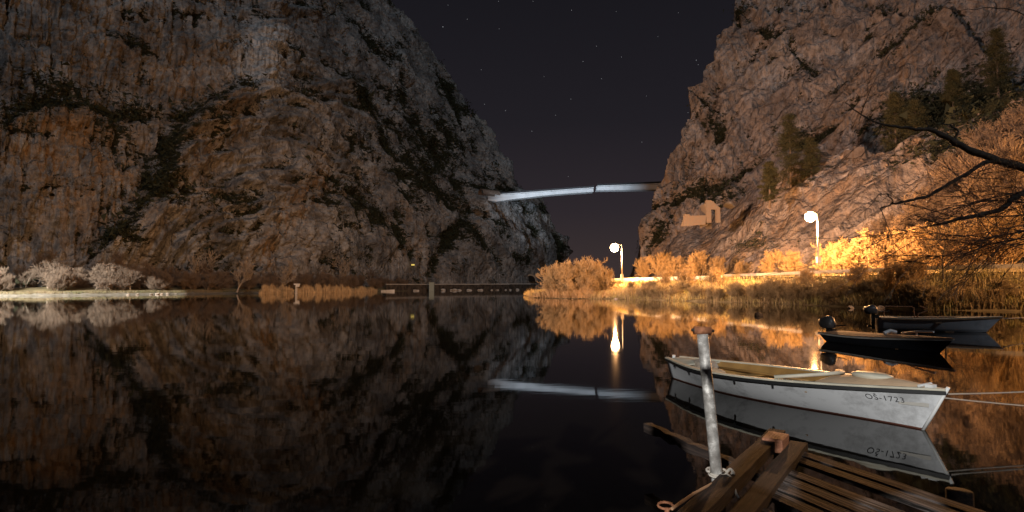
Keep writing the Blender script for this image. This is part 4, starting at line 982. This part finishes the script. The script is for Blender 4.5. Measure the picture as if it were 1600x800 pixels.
# hatch cover on the deck: a shallow dished lid
vs = []; n = 18
for j, (r_, z_) in enumerate(((0.0, 0.13), (0.7, 0.125), (1.0, 0.10), (1.0, 0.075), (0.72, -0.02))):
    for k in range(n): a_ = 2 * math.pi * k / n; vs.append((H.L * 0.365 + math.cos(a_) * 0.30 * r_, 0.0 + math.sin(a_) * 0.20 * r_, H.sheer(0.86) + 0.04 + z_))
fs = [(j * n + k, j * n + (k + 1) % n, (j + 1) * n + (k + 1) % n, (j + 1) * n + k) for j in range(4) for k in range(n)]
mb = MB(); mb.add(vs, fs); mb.build('hatch_cover', M_CREAM, WB, True)
for u in (0.17, 0.36, 0.54, 0.70):                                                # thwarts
    p_ = H.pt(u, 1, 1, 0.05); mb = MB(); mb.box((p_.x, 0, H.sheer(u) - 0.14), (0.22, p_.y * 1.68, 0.03)); mb.build('thwart', M_YPAINT, WB, bevel=0.006)
mb = MB(); mb.tube([(-1.9, 0.40, 0.30), (-0.6, 0.48, 0.32), (0.55, 0.40, 0.34)], 0.024, 8); mb.box((0.75, 0.38, 0.345), (0.5, 0.12, 0.02)); mb.build('oar', M_YPAINT, WB, True)
mb = MB(); p0_ = H.pt(0.0, 0.1, 1); mb.tube([H.pt(0, 0.15, 1) * 1.0 + Vector((-.02, 0, 0)), Vector((H.pt(0, 1, 1).x - 0.03, 0, H.sheer(0) * 0.6)), Vector((H.pt(0, 1, 1).x - 0.0, 0, H.sheer(0) + 0.06))], 0.035, 8); mb.build('stern_post', M_WHITE, WB, True)
mb = MB(); mb.tube([H.pt(1, 0.05, 0), H.pt(1, 0.5, 0), H.pt(1, 1.0, 0) + Vector((0.02, 0, 0.05))], 0.024, 8); mb.build('stem_post', M_WHITE, WB, True)
for u in (0.1, 0.24, 0.37, 0.5, 0.64): 
    p_ = H.pt(u, 1, -1); mb = MB(); mb.box((p_.x, p_.y - 0.02, p_.z - 0.075), (0.03, 0.02, 0.04)); mb.build('scupper', M_BLACKR, WB)
mb = MB(); mb.box((H.L * .5 + .14, 0, H.zb + 0.055), (0.10, 0.10, 0.07)); mb.tube([(H.L * .5 + .05, -0.12, H.zb + .06), (H.L * .5 + .08, .12, H.zb + .08)], 0.02); mb.build('bow_cleat', M_WHITE, WB)
pz = H.pt(0.93, 0.66, -1); p2 = H.pt(0.985, 0.66, -1); mb = MB(); c_ = (pz + p2) / 2; mb.box((c_.x, c_.y - 0.004, c_.z), ((p2 - pz).length, 0.006, 0.055), Matrix.Rotation(math.atan2(p2.y - pz.y, p2.x - pz.x), 3, 'Z')); mb.build('bow_stripe', M_GALV, WB)
WBM = Matrix.Translation(WB.location) @ Matrix.Rotation(WB.rotation_euler.z, 4, 'Z')
bowtip = WBM @ Vector((H.L * .5 + .30, 0, H.zb - 0.02))

def outboard(t, x, z, M, s=1.0):
    root = MB()
    vs = []; n = 10
    prof = [(0, .11), (.03, .155), (.14, .175), (.24, .165), (.31, .13), (.335, .06)]; n = 16
    for zz, r_ in prof:
        for k in range(n):
            a_ = 2 * math.pi * k / n; cx_, cy_ = math.cos(a_), math.sin(a_); q_ = (abs(cx_) ** 3.2 + abs(cy_) ** 3.2) ** (-1 / 3.2)
            vs.append((x - 0.20 * s + cx_ * q_ * r_ * 1.45 * s - zz * 0.25, cy_ * q_ * r_ * 0.9 * s, z + 0.12 + zz * s + (0.05 * cx_ * (zz > .25))))
    fs = [(j * n + k, j * n + (k + 1) % n, (j + 1) * n + (k + 1) % n, (j + 1) * n + k) for j in range(len(prof) - 1) for k in range(n)] + [tuple(range(n))[::-1], tuple(range(n * 5, n * 6))]
    root.add(vs, fs); root.build('outboard_cowl', M, t, True)
    mb = MB(); mb.box((x - 0.17 * s, 0, z - 0.20), (0.14 * s, 0.09 * s, 0.72)); mb.box((x - 0.05, 0, z + 0.02), (0.16, 0.2, 0.16)); mb.tube([(x - 0.2, 0, z - 0.45), (x - 0.42, 0, z - 0.42)], 0.04); mb.build('outboard_leg', M_BLACKR, t)
    mb = MB(); mb.tube([(x, 0.02, z + 0.22), (x + 0.5, 0.06, z + 0.27)], 0.02); mb.build('tiller', M_BLACKR, t)
# dark boat
st = at_z(1303, 533, 0); bw = at_z(1468, 552, 0); H2 = Hull((bw - st).length, 1.5, 0.30, 0.44, -0.12, 0.45, 0.85, 0.4); mid = (st + bw) / 2
DB = make_boat('motor_boat', H2, (mid.x, mid.y, 0), heading(st, bw), 'low black hulled boat with brown cover and outboard, between the two other boats', {'hull': M_BHULL, 'inner': M_BOARD, 'rail': M_GALV, 'cap': M_CANVASG})
deck(DB, H2, 0.05, 0.97, 0.07, M_CANVASG, 'cover', 0.03)
outboard(DB, -H2.L / 2, 0.34, M_COWL, 1.25)
mb = MB(); mb.tube([(0.5, 0.3, 0.48), (1.1, 0.2, 0.58), (1.75, 0.1, 0.62)], 0.03); mb.tube([(1.1, 0.2, 0.4), (1.1, 0.2, 0.6)], 0.025); mb.build('boarding_pole', M_WHITE, DB)
mb = MB(); mb.tube([(0.25, -0.15, 0.47), (0.3, 0.05, 0.55), (0.4, 0.2, 0.50)], 0.06); mb.build('folded_cloth', M_WHITE, DB)
# grey boat
st = at_z(1372, 516, 0); bw = at_z(1540, 519.5, 0); H3 = Hull((bw - st).length, 1.6, 0.58, 0.66, -0.12, 0.62, 0.9, 0.4); mid = (st + bw) / 2
GB = make_boat('motor_boat', H3, (mid.x, mid.y, 0), heading(st, bw), 'grey hulled boat with outboard and thin metal arch, farthest of the moored boats', {'hull': M_GHULL, 'inner': M_BOARD, 'rail': M_BOARD, 'cap': M_CREAM})
outboard(GB, -H3.L / 2, 0.62, M_COWL, 1.15)
mb = MB(); mb.tube([(-1.75, 0.1, 1.05), (-1.7, 0.1, 1.10), (-0.65, 0.1, 1.10), (-0.58, 0.1, 1.02), (-0.55, 0.1, 0.5)], 0.022); mb.tube([(-1.75, 0.1, 1.05), (-1.78, 0.1, 0.5)], 0.022); mb.build('metal_arch', M_BOARD, GB)
mb = MB(); mb.tube([(-0.35, 0.1, 1.12), (-0.05, 0.1, 1.0), (-0.05, 0.1, 0.92), (-0.4, 0.1, 0.78), (-0.5, .1, .5)], 0.022); mb.build('steering_rail', M_BOARD, GB)
deck(GB, H3, 0.74, 0.97, 0.03, M_CREAM, 'fore_deck', 0.0, 6); deck(GB, H3, 0.01, 0.2, 0.02, M_CREAM, 'stern_deck', 0.0, 4)
mb = MB(); mb.box((0.1, 0, 0.42), (0.25, 1.4, 0.04)); mb.build('thwart', M_BOARD, GB)
GBM = Matrix.Translation(GB.location) @ Matrix.Rotation(GB.rotation_euler.z, 4, 'Z'); gbow = GBM @ Vector((H3.L / 2 + 0.6, 0, 0.62))

# crumpled cloth on the gunwale, pail in the boat
def lump(name, loc, sx, sy, sz, seed, M, label, cat):
    bm = bmesh.new(); bmesh.ops.create_icosphere(bm, subdivisions=3, radius=1)
    V = np.array([v.co[:] for v in bm.verts]); f_ = 1 + ridged(V * 1.6 + seed, 3) * 0.22
    for v, k in zip(bm.verts, f_): v.co = Vector((v.co.x * sx * k, v.co.y * sy * k, max(-0.3, v.co.z) * sz * k))
    me = bpy.data.meshes.new(name); bm.to_mesh(me); bm.free(); me.materials.append(M); o = link(name, me, loc=loc); o.rotation_euler = (0, 0, WB.rotation_euler.z); return prop(o, label, cat)
lump('cloth', WBM @ Vector((-0.75, -0.62, 0.42)), 0.24, 0.10, 0.05, 3, M_TAN, 'crumpled pale cloth lying on the near gunwale of the white boat', 'cloth')
lump('tarpaulin', WBM @ Vector((-1.75, 0.05, 0.34)), 0.30, 0.26, 0.14, 9, M_STONE, 'bundled tarpaulin near the stern of the white boat', 'tarpaulin')

# mooring ropes
def rope(name, a_, b_, sag, r, label, n=16):
    a_ = Vector(a_); b_ = Vector(b_); mb = MB(); mb.tube([a_.lerp(b_, i / n) - Vector((0, 0, sag * 4 * (i / n) * (1 - i / n))) for i in range(n + 1)], r, 6); o = mb.build(name, M_ROPE, None, True); return prop(o, label, 'rope', 'mooring ropes')
rope('mooring_rope', bowtip, (13.5, 9.2, 1.0), 0.16, 0.010, 'upper thin rope running right from the bow of the white boat')
rope('mooring_rope', bowtip + Vector((0, 0, -0.05)), (11.5, 7.6, 0.3), 0.10, 0.009, 'lower slack rope running right from the bow of the white boat')
rope('mooring_rope', gbow, (34, 33, 1.2), 0.25, 0.022, 'pale rope running right from the bow of the grey boat')

# ================================================================= JETTY
def wood_mat(name, a_, b_, ang, rough=0.75):
    M = bpy.data.materials.new(name); M.use_nodes = True; N = M.node_tree.nodes; L = M.node_tree.links; b = N['Principled BSDF']; b.inputs['Roughness'].default_value = rough; b.inputs['Specular IOR Level'].default_value = 0.25
    g = N.new('ShaderNodeNewGeometry'); mp_ = N.new('ShaderNodeMapping'); mp_.vector_type = 'POINT'
    mp_.inputs['Rotation'].default_value = (0, 0, -ang); L.new(g.outputs['Position'], mp_.inputs[0])
    m2 = N.new('ShaderNodeMapping'); m2.inputs['Scale'].default_value = (2.0, 42, 42); L.new(mp_.outputs[0], m2.inputs[0])
    n = N.new('ShaderNodeTexNoise'); n.inputs['Scale'].default_value = 1.0; n.inputs['Detail'].default_value = 8; n.inputs['Roughness'].default_value = 0.65; L.new(m2.outputs[0], n.inputs['Vector'])
    r = N.new('ShaderNodeValToRGB'); r.color_ramp.elements[0].position = 0.44; r.color_ramp.elements[1].position = 0.70; r.color_ramp.elements[0].color = (*a_, 1); r.color_ramp.elements[1].color = (*b_, 1)
    L.new(n.outputs[0], r.inputs[0]); L.new(r.outputs[0], b.inputs['Base Color'])
    u = N.new('ShaderNodeBump'); u.inputs['Strength'].default_value = 0.8; u.inputs['Distance'].default_value = 0.012; L.new(n.outputs[0], u.inputs['Height']); L.new(u.outputs[0], b.inputs['Normal'])
    return M
pa = at_z(1068, 800, 0.52); pb = at_z(1197, 680, 0.52); bd = (pb - pa).normalized(); bn = Vector((bd.y, -bd.x, 0)); bang = math.atan2(bd.y, bd.x)
M_BEAM = wood_mat('beam_wood', (0.010, 0.006, 0.004), (0.042, 0.022, 0.015), bang, 0.9)
M_LOG = wood_mat('log_wood', (0.02, 0.014, 0.012), (0.08, 0.055, 0.045), math.atan2(-1.6, 0.55), 0.9)
dv = Vector((0.34, -0.94, 0)).normalized(); M_PLANK = wood_mat('plank_wood', (0.004, 0.003, 0.002), (0.17, 0.14, 0.13), math.atan2(dv.y, dv.x), 0.9)
J = empty('jetty', tuple(pa), 'old wooden jetty of planks and timbers in the bottom right corner', 'jetty')
def timber(p, q_, w, h, zc, M, name, jit=0.006, n=14, tiltend=0):
    """rough sawn timber between two plan points"""
    p = Vector(p); q_ = Vector(q_); d_ = (q_ - p).normalized(); n2 = Vector((d_.y, -d_.x, 0)).normalized(); mb = MB(); rr = []
    rd = random.Random(int(abs(p.x * 1000)) + len(name))
    for i in range(n + 1):
        c_ = p.lerp(q_, i / n) - J.location; j = lambda: rd.uniform(-jit, jit)
        a1 = c_ - n2 * (w / 2 + j()); b1 = c_ + n2 * (w / 2 + j()); zt = Vector((0, 0, h / 2 + j() * 0.6)); zb_ = Vector((0, 0, -h / 2 + j()))
        rr.append([a1 + zt, b1 + zt, b1 + zb_, a1 + zb_, a1 + zt])
    vs, fs = loft_strip(rr); fs += [(0, 1, 2, 3), tuple(len(vs) - 5 + k for k in (3, 2, 1, 0))]; mb.add(vs, fs); o = mb.build(name, M, J, bevel=0.004); return o
ext = pa - bd * 1.6
timber(ext + bn * 0.09, pb + bn * 0.09 + bd * 0.1, 0.15, 0.10, 0, M_BEAM, 'timber')
lowv = Vector((0, 0, -0.06))
timber(ext + bn * 0.30 + lowv, pb + bn * 0.30 + lowv, 0.15, 0.09, 0, M_BEAM, 'timber')
# block at the far end
pc = at_z(1212, 686, 0.56); mb = MB(); R3 = Matrix.Rotation(bang, 3, 'Z')
mb.box(pc - J.location + Vector((0, 0, -0.03)), (0.30, 0.19, 0.12), R3, jit=0.008); M_BLOCK = wood_mat('block_wood', (0.22, 0.09, 0.05), (0.36, 0.17, 0.10), bang); mb.build('end_block', M_BLOCK, J, bevel=0.012)
# piles
for q_ in (pb + bn * 0.15, pb + bn * 0.15 - bd * 2.3, pb + bn * 1.5 - bd * 0.4):
    mb = MB(); c_ = Vector((q_.x, q_.y, 0)) - Vector((J.location.x, J.location.y, 0)); mb.tube([c_ + Vector((0, 0, -3.4)), c_ + Vector((0, 0, -0.12))], 0.09, 10); mb.build('pile', M_BEAM, J, True)
# deck planks
s0 = at_z(1222, 700, 0.44); perp = Vector((dv.y, -dv.x, 0))          # towards the camera's left
for k in range(13):
    if k in (2, 7): continue                                            # missing boards
    st_ = s0 + perp * (0.175 * k) + Vector((0, 0, random.uniform(-0.008, 0.008)))
    # start each plank on the outer timber line
    w_ = st_ - (pb + bn * 0.34); al = 0
    for it in range(60):
        r_ = (st_ - (pa + bn * 0.26)); side_ = r_.dot(bn)
        if side_ < 0: st_ = st_ + dv * 0.05
        elif k > 0 and side_ > 0.05: st_ = st_ - dv * 0.05
    timber(st_, st_ + dv * (3.2 + random.uniform(-.1, .1)), 0.135 + random.uniform(-0.015, 0.012), 0.035, 0, M_PLANK, 'plank', 0.004, 10)
# thick plank sticking out over the water on the left
l0 = at_z(1012, 667, 0.40); l1 = at_z(1200, 752, 0.40)
timber(l0, l1, 0.09, 0.09, 0, M_LOG, 'cross_timber', 0.012, 18)
# iron rod along the timber
mb = MB(); q0 = at_z(1050, 795, 0.60) - J.location; q1 = at_z(1112, 756, 0.56) - J.location; mb.tube([q0, (q0 + q1) / 2 + Vector((0, 0, 0.01)), q1], 0.010); mb.build('iron_rod', M_BOARD, J)
# rusty ring bolt
p_ = at_z(1040, 795, 0.52); t = empty('mooring_ring', tuple(p_), 'rusty iron ring at the lower left end of the jetty', 'ring'); M_RUST = mat('rust', (0.17, 0.065, 0.03), 0.8, 0.3, noise=(30, (0.28, 0.12, 0.06)))
mb = MB(); mb.tube([(math.cos(a_) * 0.05, math.sin(a_) * 0.035, 0.02 + 0.01 * math.sin(a_)) for a_ in [k * 0.5 for k in range(12)]], 0.009, 6); mb.build('ring', M_RUST, t, True); mb = MB(); mb.tube([(0.0, -0.035, -0.3), (0, -0.035, 0.02)], 0.016, 8); mb.build('bolt', M_RUST, t, True)

# painted pole
pbm = at_z(1120, 742, 0.55); ptp = at_y(1097.5, 522, pbm.y); dpp = (ptp - pbm).normalized()
def pole_mat():
    M = bpy.data.materials.new('worn_pole_paint'); M.use_nodes = True; N = M.node_tree.nodes; L = M.node_tree.links; b = N['Principled BSDF']; b.inputs['Roughness'].default_value = 0.45; b.inputs['Metallic'].default_value = 0.2
    tc = N.new('ShaderNodeTexCoord'); n = N.new('ShaderNodeTexNoise'); n.inputs['Scale'].default_value = 9; n.inputs['Detail'].default_value = 9; n.inputs['Roughness'].default_value = 0.7; L.new(tc.outputs['Object'], n.inputs['Vector'])
    r = N.new('ShaderNodeValToRGB'); e_ = r.color_ramp.elements; e_[0].position = 0.36; e_[0].color = (0.13, 0.12, 0.11, 1); e_[1].position = 0.66; e_[1].color = (0.62, 0.61, 0.58, 1)
    q = r.color_ramp.elements.new(0.53); q.color = (0.26, 0.25, 0.235, 1)
    L.new(n.outputs[0], r.inputs[0]); L.new(r.outputs[0], b.inputs['Base Color'])
    u = N.new('ShaderNodeBump'); u.inputs['Strength'].default_value = 0.4; u.inputs['Distance'].default_value = 0.004; L.new(n.outputs[0], u.inputs['Height']); L.new(u.outputs[0], b.inputs['Normal']); return M
PO = empty('mooring_pole', tuple(pbm), 'leaning grey metal pole with flaking white paint rising from the jetty', 'pole')
mb = MB(); mb.tube([-dpp * 0.9, Vector((0, 0, 0)), dpp * 0.6, ptp - pbm], 0.043, 20); mb.build('shaft', pole_mat(), PO, True)
tq = ptp - pbm + Vector((0, 0, 0.0)); mb = MB(); mb.tube([tq + Vector((-0.065, 0, 0.03)), tq + Vector((0.065, 0, 0.025))], 0.032, 14); mb.build('top_roller', M_RUST, PO, True)
mb = MB(); mb.tube([tq + Vector((-0.085, 0, 0.032)), tq + Vector((0.09, 0, 0.024))], 0.012, 8); mb.build('axle', M_BLACKR, PO, True)
# rope round the pole
mb = MB(); pts_ = []
for k in range(30):
    a_ = k / 29 * 2 * math.pi * 2.2 + 2.5; pts_.append((math.cos(a_) * (0.058 + 0.02 * (k > 18)), math.sin(a_) * 0.056, 0.0 + 0.012 * k / 10 + 0.01 * math.sin(a_)))
hang = [at_z(1143, 748, 0.56) - pbm, at_z(1150, 770, 0.50) - pbm, at_z(1158, 788, 0.42) - pbm, at_z(1162, 815, 0.30) - pbm]
def catmull(P_, m=6):
    out = []; P_ = [P_[0]] + P_ + [P_[-1]]
    for i in range(1, len(P_) - 2):
        for k in range(m):
            t_ = k / m; out.append(0.5 * ((2 * P_[i]) + (P_[i + 1] - P_[i - 1]) * t_ + (2 * P_[i - 1] - 5 * P_[i] + 4 * P_[i + 1] - P_[i + 2]) * t_ ** 2 + (-P_[i - 1] + 3 * P_[i] - 3 * P_[i + 1] + P_[i + 2]) * t_ ** 3))
    return out + [P_[-2]]
mb.tube(pts_, 0.009, 6); mb.tube(catmull([Vector((0.06, -0.02, 0.02))] + hang), 0.009, 6); mb.tube(catmull([Vector((0.06, -0.04, 0.03)), Vector((0.10, -0.02, 0.05)), Vector((0.12, -0.05, 0.01)), Vector((0.08, -0.06, -0.01)), Vector((0.11, -0.03, 0.03))]), 0.011, 6)
o = mb.build('rope', M_ROPE, None, True, loc=pbm); prop(o, 'grey rope knotted round the foot of the leaning pole and hanging down', 'rope')

# ================================================================= OVERHANGING TREE on the right
TB = empty('overhanging_tree', (16.2, 13.2, 0.6), 'dark bare tree reaching over the water from the right edge', 'tree')
OFF = Vector((16.2, 13.2, 0.6)); Yt = 12.5
def bp(px_, py_, y=Yt): return at_y(px_, py_, y) - OFF
limbs = [([bp(1850, 330), bp(1700, 295), bp(1600, 262), bp(1545, 246), bp(1492, 222), bp(1455, 204), bp(1425, 201), bp(1380, 195), bp(1345, 178), bp(1320, 160)], [0.16, 0.13, 0.095, 0.085, 0.07, 0.05, 0.035, 0.022, 0.014, 0.008]),
         ([bp(1560, 252), bp(1545, 252), bp(1500, 277), bp(1460, 300), bp(1420, 314), bp(1395, 319), bp(1375, 325)], [0.06, 0.045, 0.04, 0.034, 0.026, 0.018, 0.01]),
         ([bp(1860, 250, 11.8), bp(1700, 262, 11.8), bp(1600, 302, 11.8), bp(1560, 328, 11.8), bp(1500, 342, 11.8), bp(1455, 353, 11.8)], [0.12, 0.09, 0.06, 0.05, 0.035, 0.014]),
         ([bp(1492, 222), bp(1496, 205), bp(1485, 196), bp(1472, 192)], [0.03, 0.024, 0.016, 0.01]), ([bp(1492, 224), bp(1475, 233), bp(1458, 237)], [0.024, 0.016, 0.008]),
         ([bp(1395, 319), bp(1390, 306), bp(1375, 303), bp(1365, 315), bp(1340, 340)], [0.016, 0.012, 0.01, 0.008, 0.004]),
         ([bp(1470, 351, 11.8), bp(1440, 341, 11.8), bp(1425, 336, 11.8), bp(1402, 352, 11.8)], [0.014, 0.01, 0.008, 0.004]), ([bp(1455, 204), bp(1448, 192), bp(1446, 186)], [0.014, 0.01, 0.005]),
         ([bp(1640, 118, 11.8), bp(1600, 122, 11.8), bp(1560, 112, 11.8), bp(1530, 118, 11.8)], [0.014, 0.010, 0.006, 0.003]), ([bp(1620, 30, 11), bp(1560, 12, 11), bp(1500, 16, 11), bp(1460, 8, 11)], [0.012, 0.009, 0.006, 0.003])]
mb = MB(); mb.tube([(0.4, 0.3, -1.2), (0.1, 0.1, 1.5), bp(1850, 330) * 1.0, bp(1900, 150) + Vector((0.3, 0, 0.4))], [0.30, 0.24, 0.17, 0.12], 12); mb.build('trunk', M_DARKBARK, TB, True)
for pts_, rs_ in limbs:
    P_ = catmull(pts_, 5); m_ = len(P_); rr = [float(np.interp(i / (m_ - 1) * (len(rs_) - 1), range(len(rs_)), rs_)) * (1 + 0.12 * math.sin(i * 2.3)) for i in range(m_)]
    P_ = [p + Vector((random.gauss(0, .012), random.gauss(0, .012), random.gauss(0, .012))) for p in P_]
    mb = MB(); mb.tube(P_, rr, 8); mb.build('limb', M_DARKBARK, TB, True)
# drooping twigs from the low right
rd = random.Random(5); tw = []
def twig(p, d, L_, r_, lv):
    q_ = p.copy(); k = 7
    for i in range(k):
        d = (d + Vector((rd.gauss(0, .09), rd.gauss(0, .09), rd.gauss(0, .08)))).normalized(); nq = q_ + d * L_ / k
        tw.append((tuple(q_), tuple(nq), r_ * (1 - i / k * .8), r_ * (1 - (i + 1) / k * .8), 1)); q_ = nq
        if lv < 3 and rd.random() < (0.75 if lv < 2 else 0.4):
            ax = Vector((rd.gauss(0, 1), rd.gauss(0, 1), rd.gauss(0, 1))).normalized(); twig(q_, (d + ax * 0.55).normalized(), L_ * rd.uniform(.35, .65), r_ * 0.55, lv + 1)
for k in range(11):
    py_ = rd.uniform(290, 385); p = bp(1660 + rd.uniform(-20, 60), py_, rd.uniform(10.5, 13.5)); tgt = bp(rd.uniform(1440, 1540), py_ + rd.uniform(5, 45), rd.uniform(10.5, 13))
    twig(p, (tgt - p).normalized(), (tgt - p).length, 0.022, 0)
for k in range(16):
    pts_, rs_ = limbs[rd.choice([0, 0, 1, 2, 2])]; i = rd.randrange(2, len(pts_)); ax = Vector((rd.gauss(-.6, 1), rd.gauss(0, .6), rd.gauss(-.3, .8))).normalized(); twig(pts_[i], ax, rd.uniform(.5, 1.4), 0.012, 1)
tw = [q_ for q_ in tw if min(q_[0][2], q_[1][2]) + 0.6 > 1.75]
link('twigs', seg_mesh('twigs', tw, M_DARKBARK, 0.0035), TB)

# leafy branch near the quay light that dapples the jetty (stands behind the photographer)
LT = empty('unseen_leafy_tree', (-3.2, -4.6, 0.2), 'leafy tree behind the photographer that dapples the jetty', 'tree')
mb = MB(); mb.tube([(0, 0, -1), (0.1, 0.1, 2), (0.5, 0.6, 3.2), (1.0, 0.9, 4.0)], [.16, .13, .08, .04], 8); mb.build('trunk', M_BARK, LT, True)
n = 165; c_ = rng.uniform(-1, 1, size=(n, 3)) * np.array([1.2, 0.3, 0.36]) + np.array([1.2, 0.85, 4.28]); u1 = rng.normal(size=(n, 3)); u1 /= np.linalg.norm(u1, axis=1)[:, None]; u2 = np.cross(u1, rng.normal(size=(n, 3))); u2 /= np.linalg.norm(u2, axis=1)[:, None]
L_ = rng.uniform(.08, .17, n)[:, None]; V = np.stack([c_ - u1 * L_, c_ - u2 * L_ * .5, c_ + u1 * L_, c_ + u2 * L_ * .5], 1).reshape(-1, 3); link('crown', npmesh('crown', V, np.arange(len(V)).reshape(-1, 4), M_SCRUB), LT)

# unseen canopy added above the quay to keep the moon off the jetty
CT = empty('unseen_leafy_tree', (6.5, -3.5, 0.2), 'unseen leafy canopy added to shade the jetty', 'tree')
mb = MB(); mb.tube([(0, 0, -1), (-0.1, 0.3, 2.5), (-0.8, 1.6, 4.6), (-1.8, 3.0, 5.8)], [.2, .16, .10, .05], 8); mb.build('trunk', M_BARK, CT, True)
n = 5200; c_ = rng.normal(size=(n, 3)) * np.array([1.5, 1.3, 0.4]) + np.array([-2.3, 3.9, 5.9]); c_ = c_[c_[:, 2] > 5.0]; n = len(c_); u1 = rng.normal(size=(n, 3)); u1 /= np.linalg.norm(u1, axis=1)[:, None]; u2 = np.cross(u1, rng.normal(size=(n, 3))); u2 /= np.linalg.norm(u2, axis=1)[:, None]
L_ = rng.uniform(.07, .16, n)[:, None]; V = np.stack([c_ - u1 * L_, c_ - u2 * L_ * .5, c_ + u1 * L_, c_ + u2 * L_ * .5], 1).reshape(-1, 3); link('crown', npmesh('crown', V, np.arange(len(V)).reshape(-1, 4), M_SCRUB), CT)

# ================================================================= STARS
import bmesh
bm = bmesh.new()
st_px = [(692, 42, 2.2), (730, 30, 1), (779, 2, .8), (893, 16, 1.2), (932, 72, 1), (911, 96, 1.2), (971, 89, 1), (940, 123, 1), (892, 155, 1), (1088, 94, 1.6), (1091, 101, 1), (1028, 57, .6), (868, 180, .8), (831, 205, 1), (790, 173, 1.2), (752, 109, .9), (1003, 222, .9), (794, 260, .8), (1075, 176, 1), (888, 276, .6), (780, 45, .7), (833, 2, .8), (963, 18, .6), (757, 163, .8), (1060, 20, .6), (850, 120, .6), (1010, 150, .6), (700, 8, .6)]
for px_, py_, s_ in st_px:
    bmesh.ops.create_icosphere(bm, subdivisions=1, radius=2.3 * s_ ** 0.5, matrix=Matrix.Translation(at_y(px_, py_, 4500)))
me = bpy.data.meshes.new('stars'); bm.to_mesh(me); bm.free(); me.materials.append(M_STAR); prop(link('stars', me), kind='structure')

# ================================================================= HAZE
if HAZE:
    mb = MB(); mb.box((50, 250, 168), (1300, 900, 346)); MH = bpy.data.materials.new('night_haze'); MH.use_nodes = True; N = MH.node_tree.nodes; N.clear()
    v = N.new('ShaderNodeVolumePrincipled'); v.inputs['Color'].default_value = (0.9, 0.9, 0.9, 1); v.inputs['Density'].default_value = HAZE; v.inputs['Anisotropy'].default_value = 0.0
    oo = N.new('ShaderNodeOutputMaterial'); MH.node_tree.links.new(v.outputs[0], oo.inputs['Volume']); prop(mb.build('haze', MH), kind='stuff')
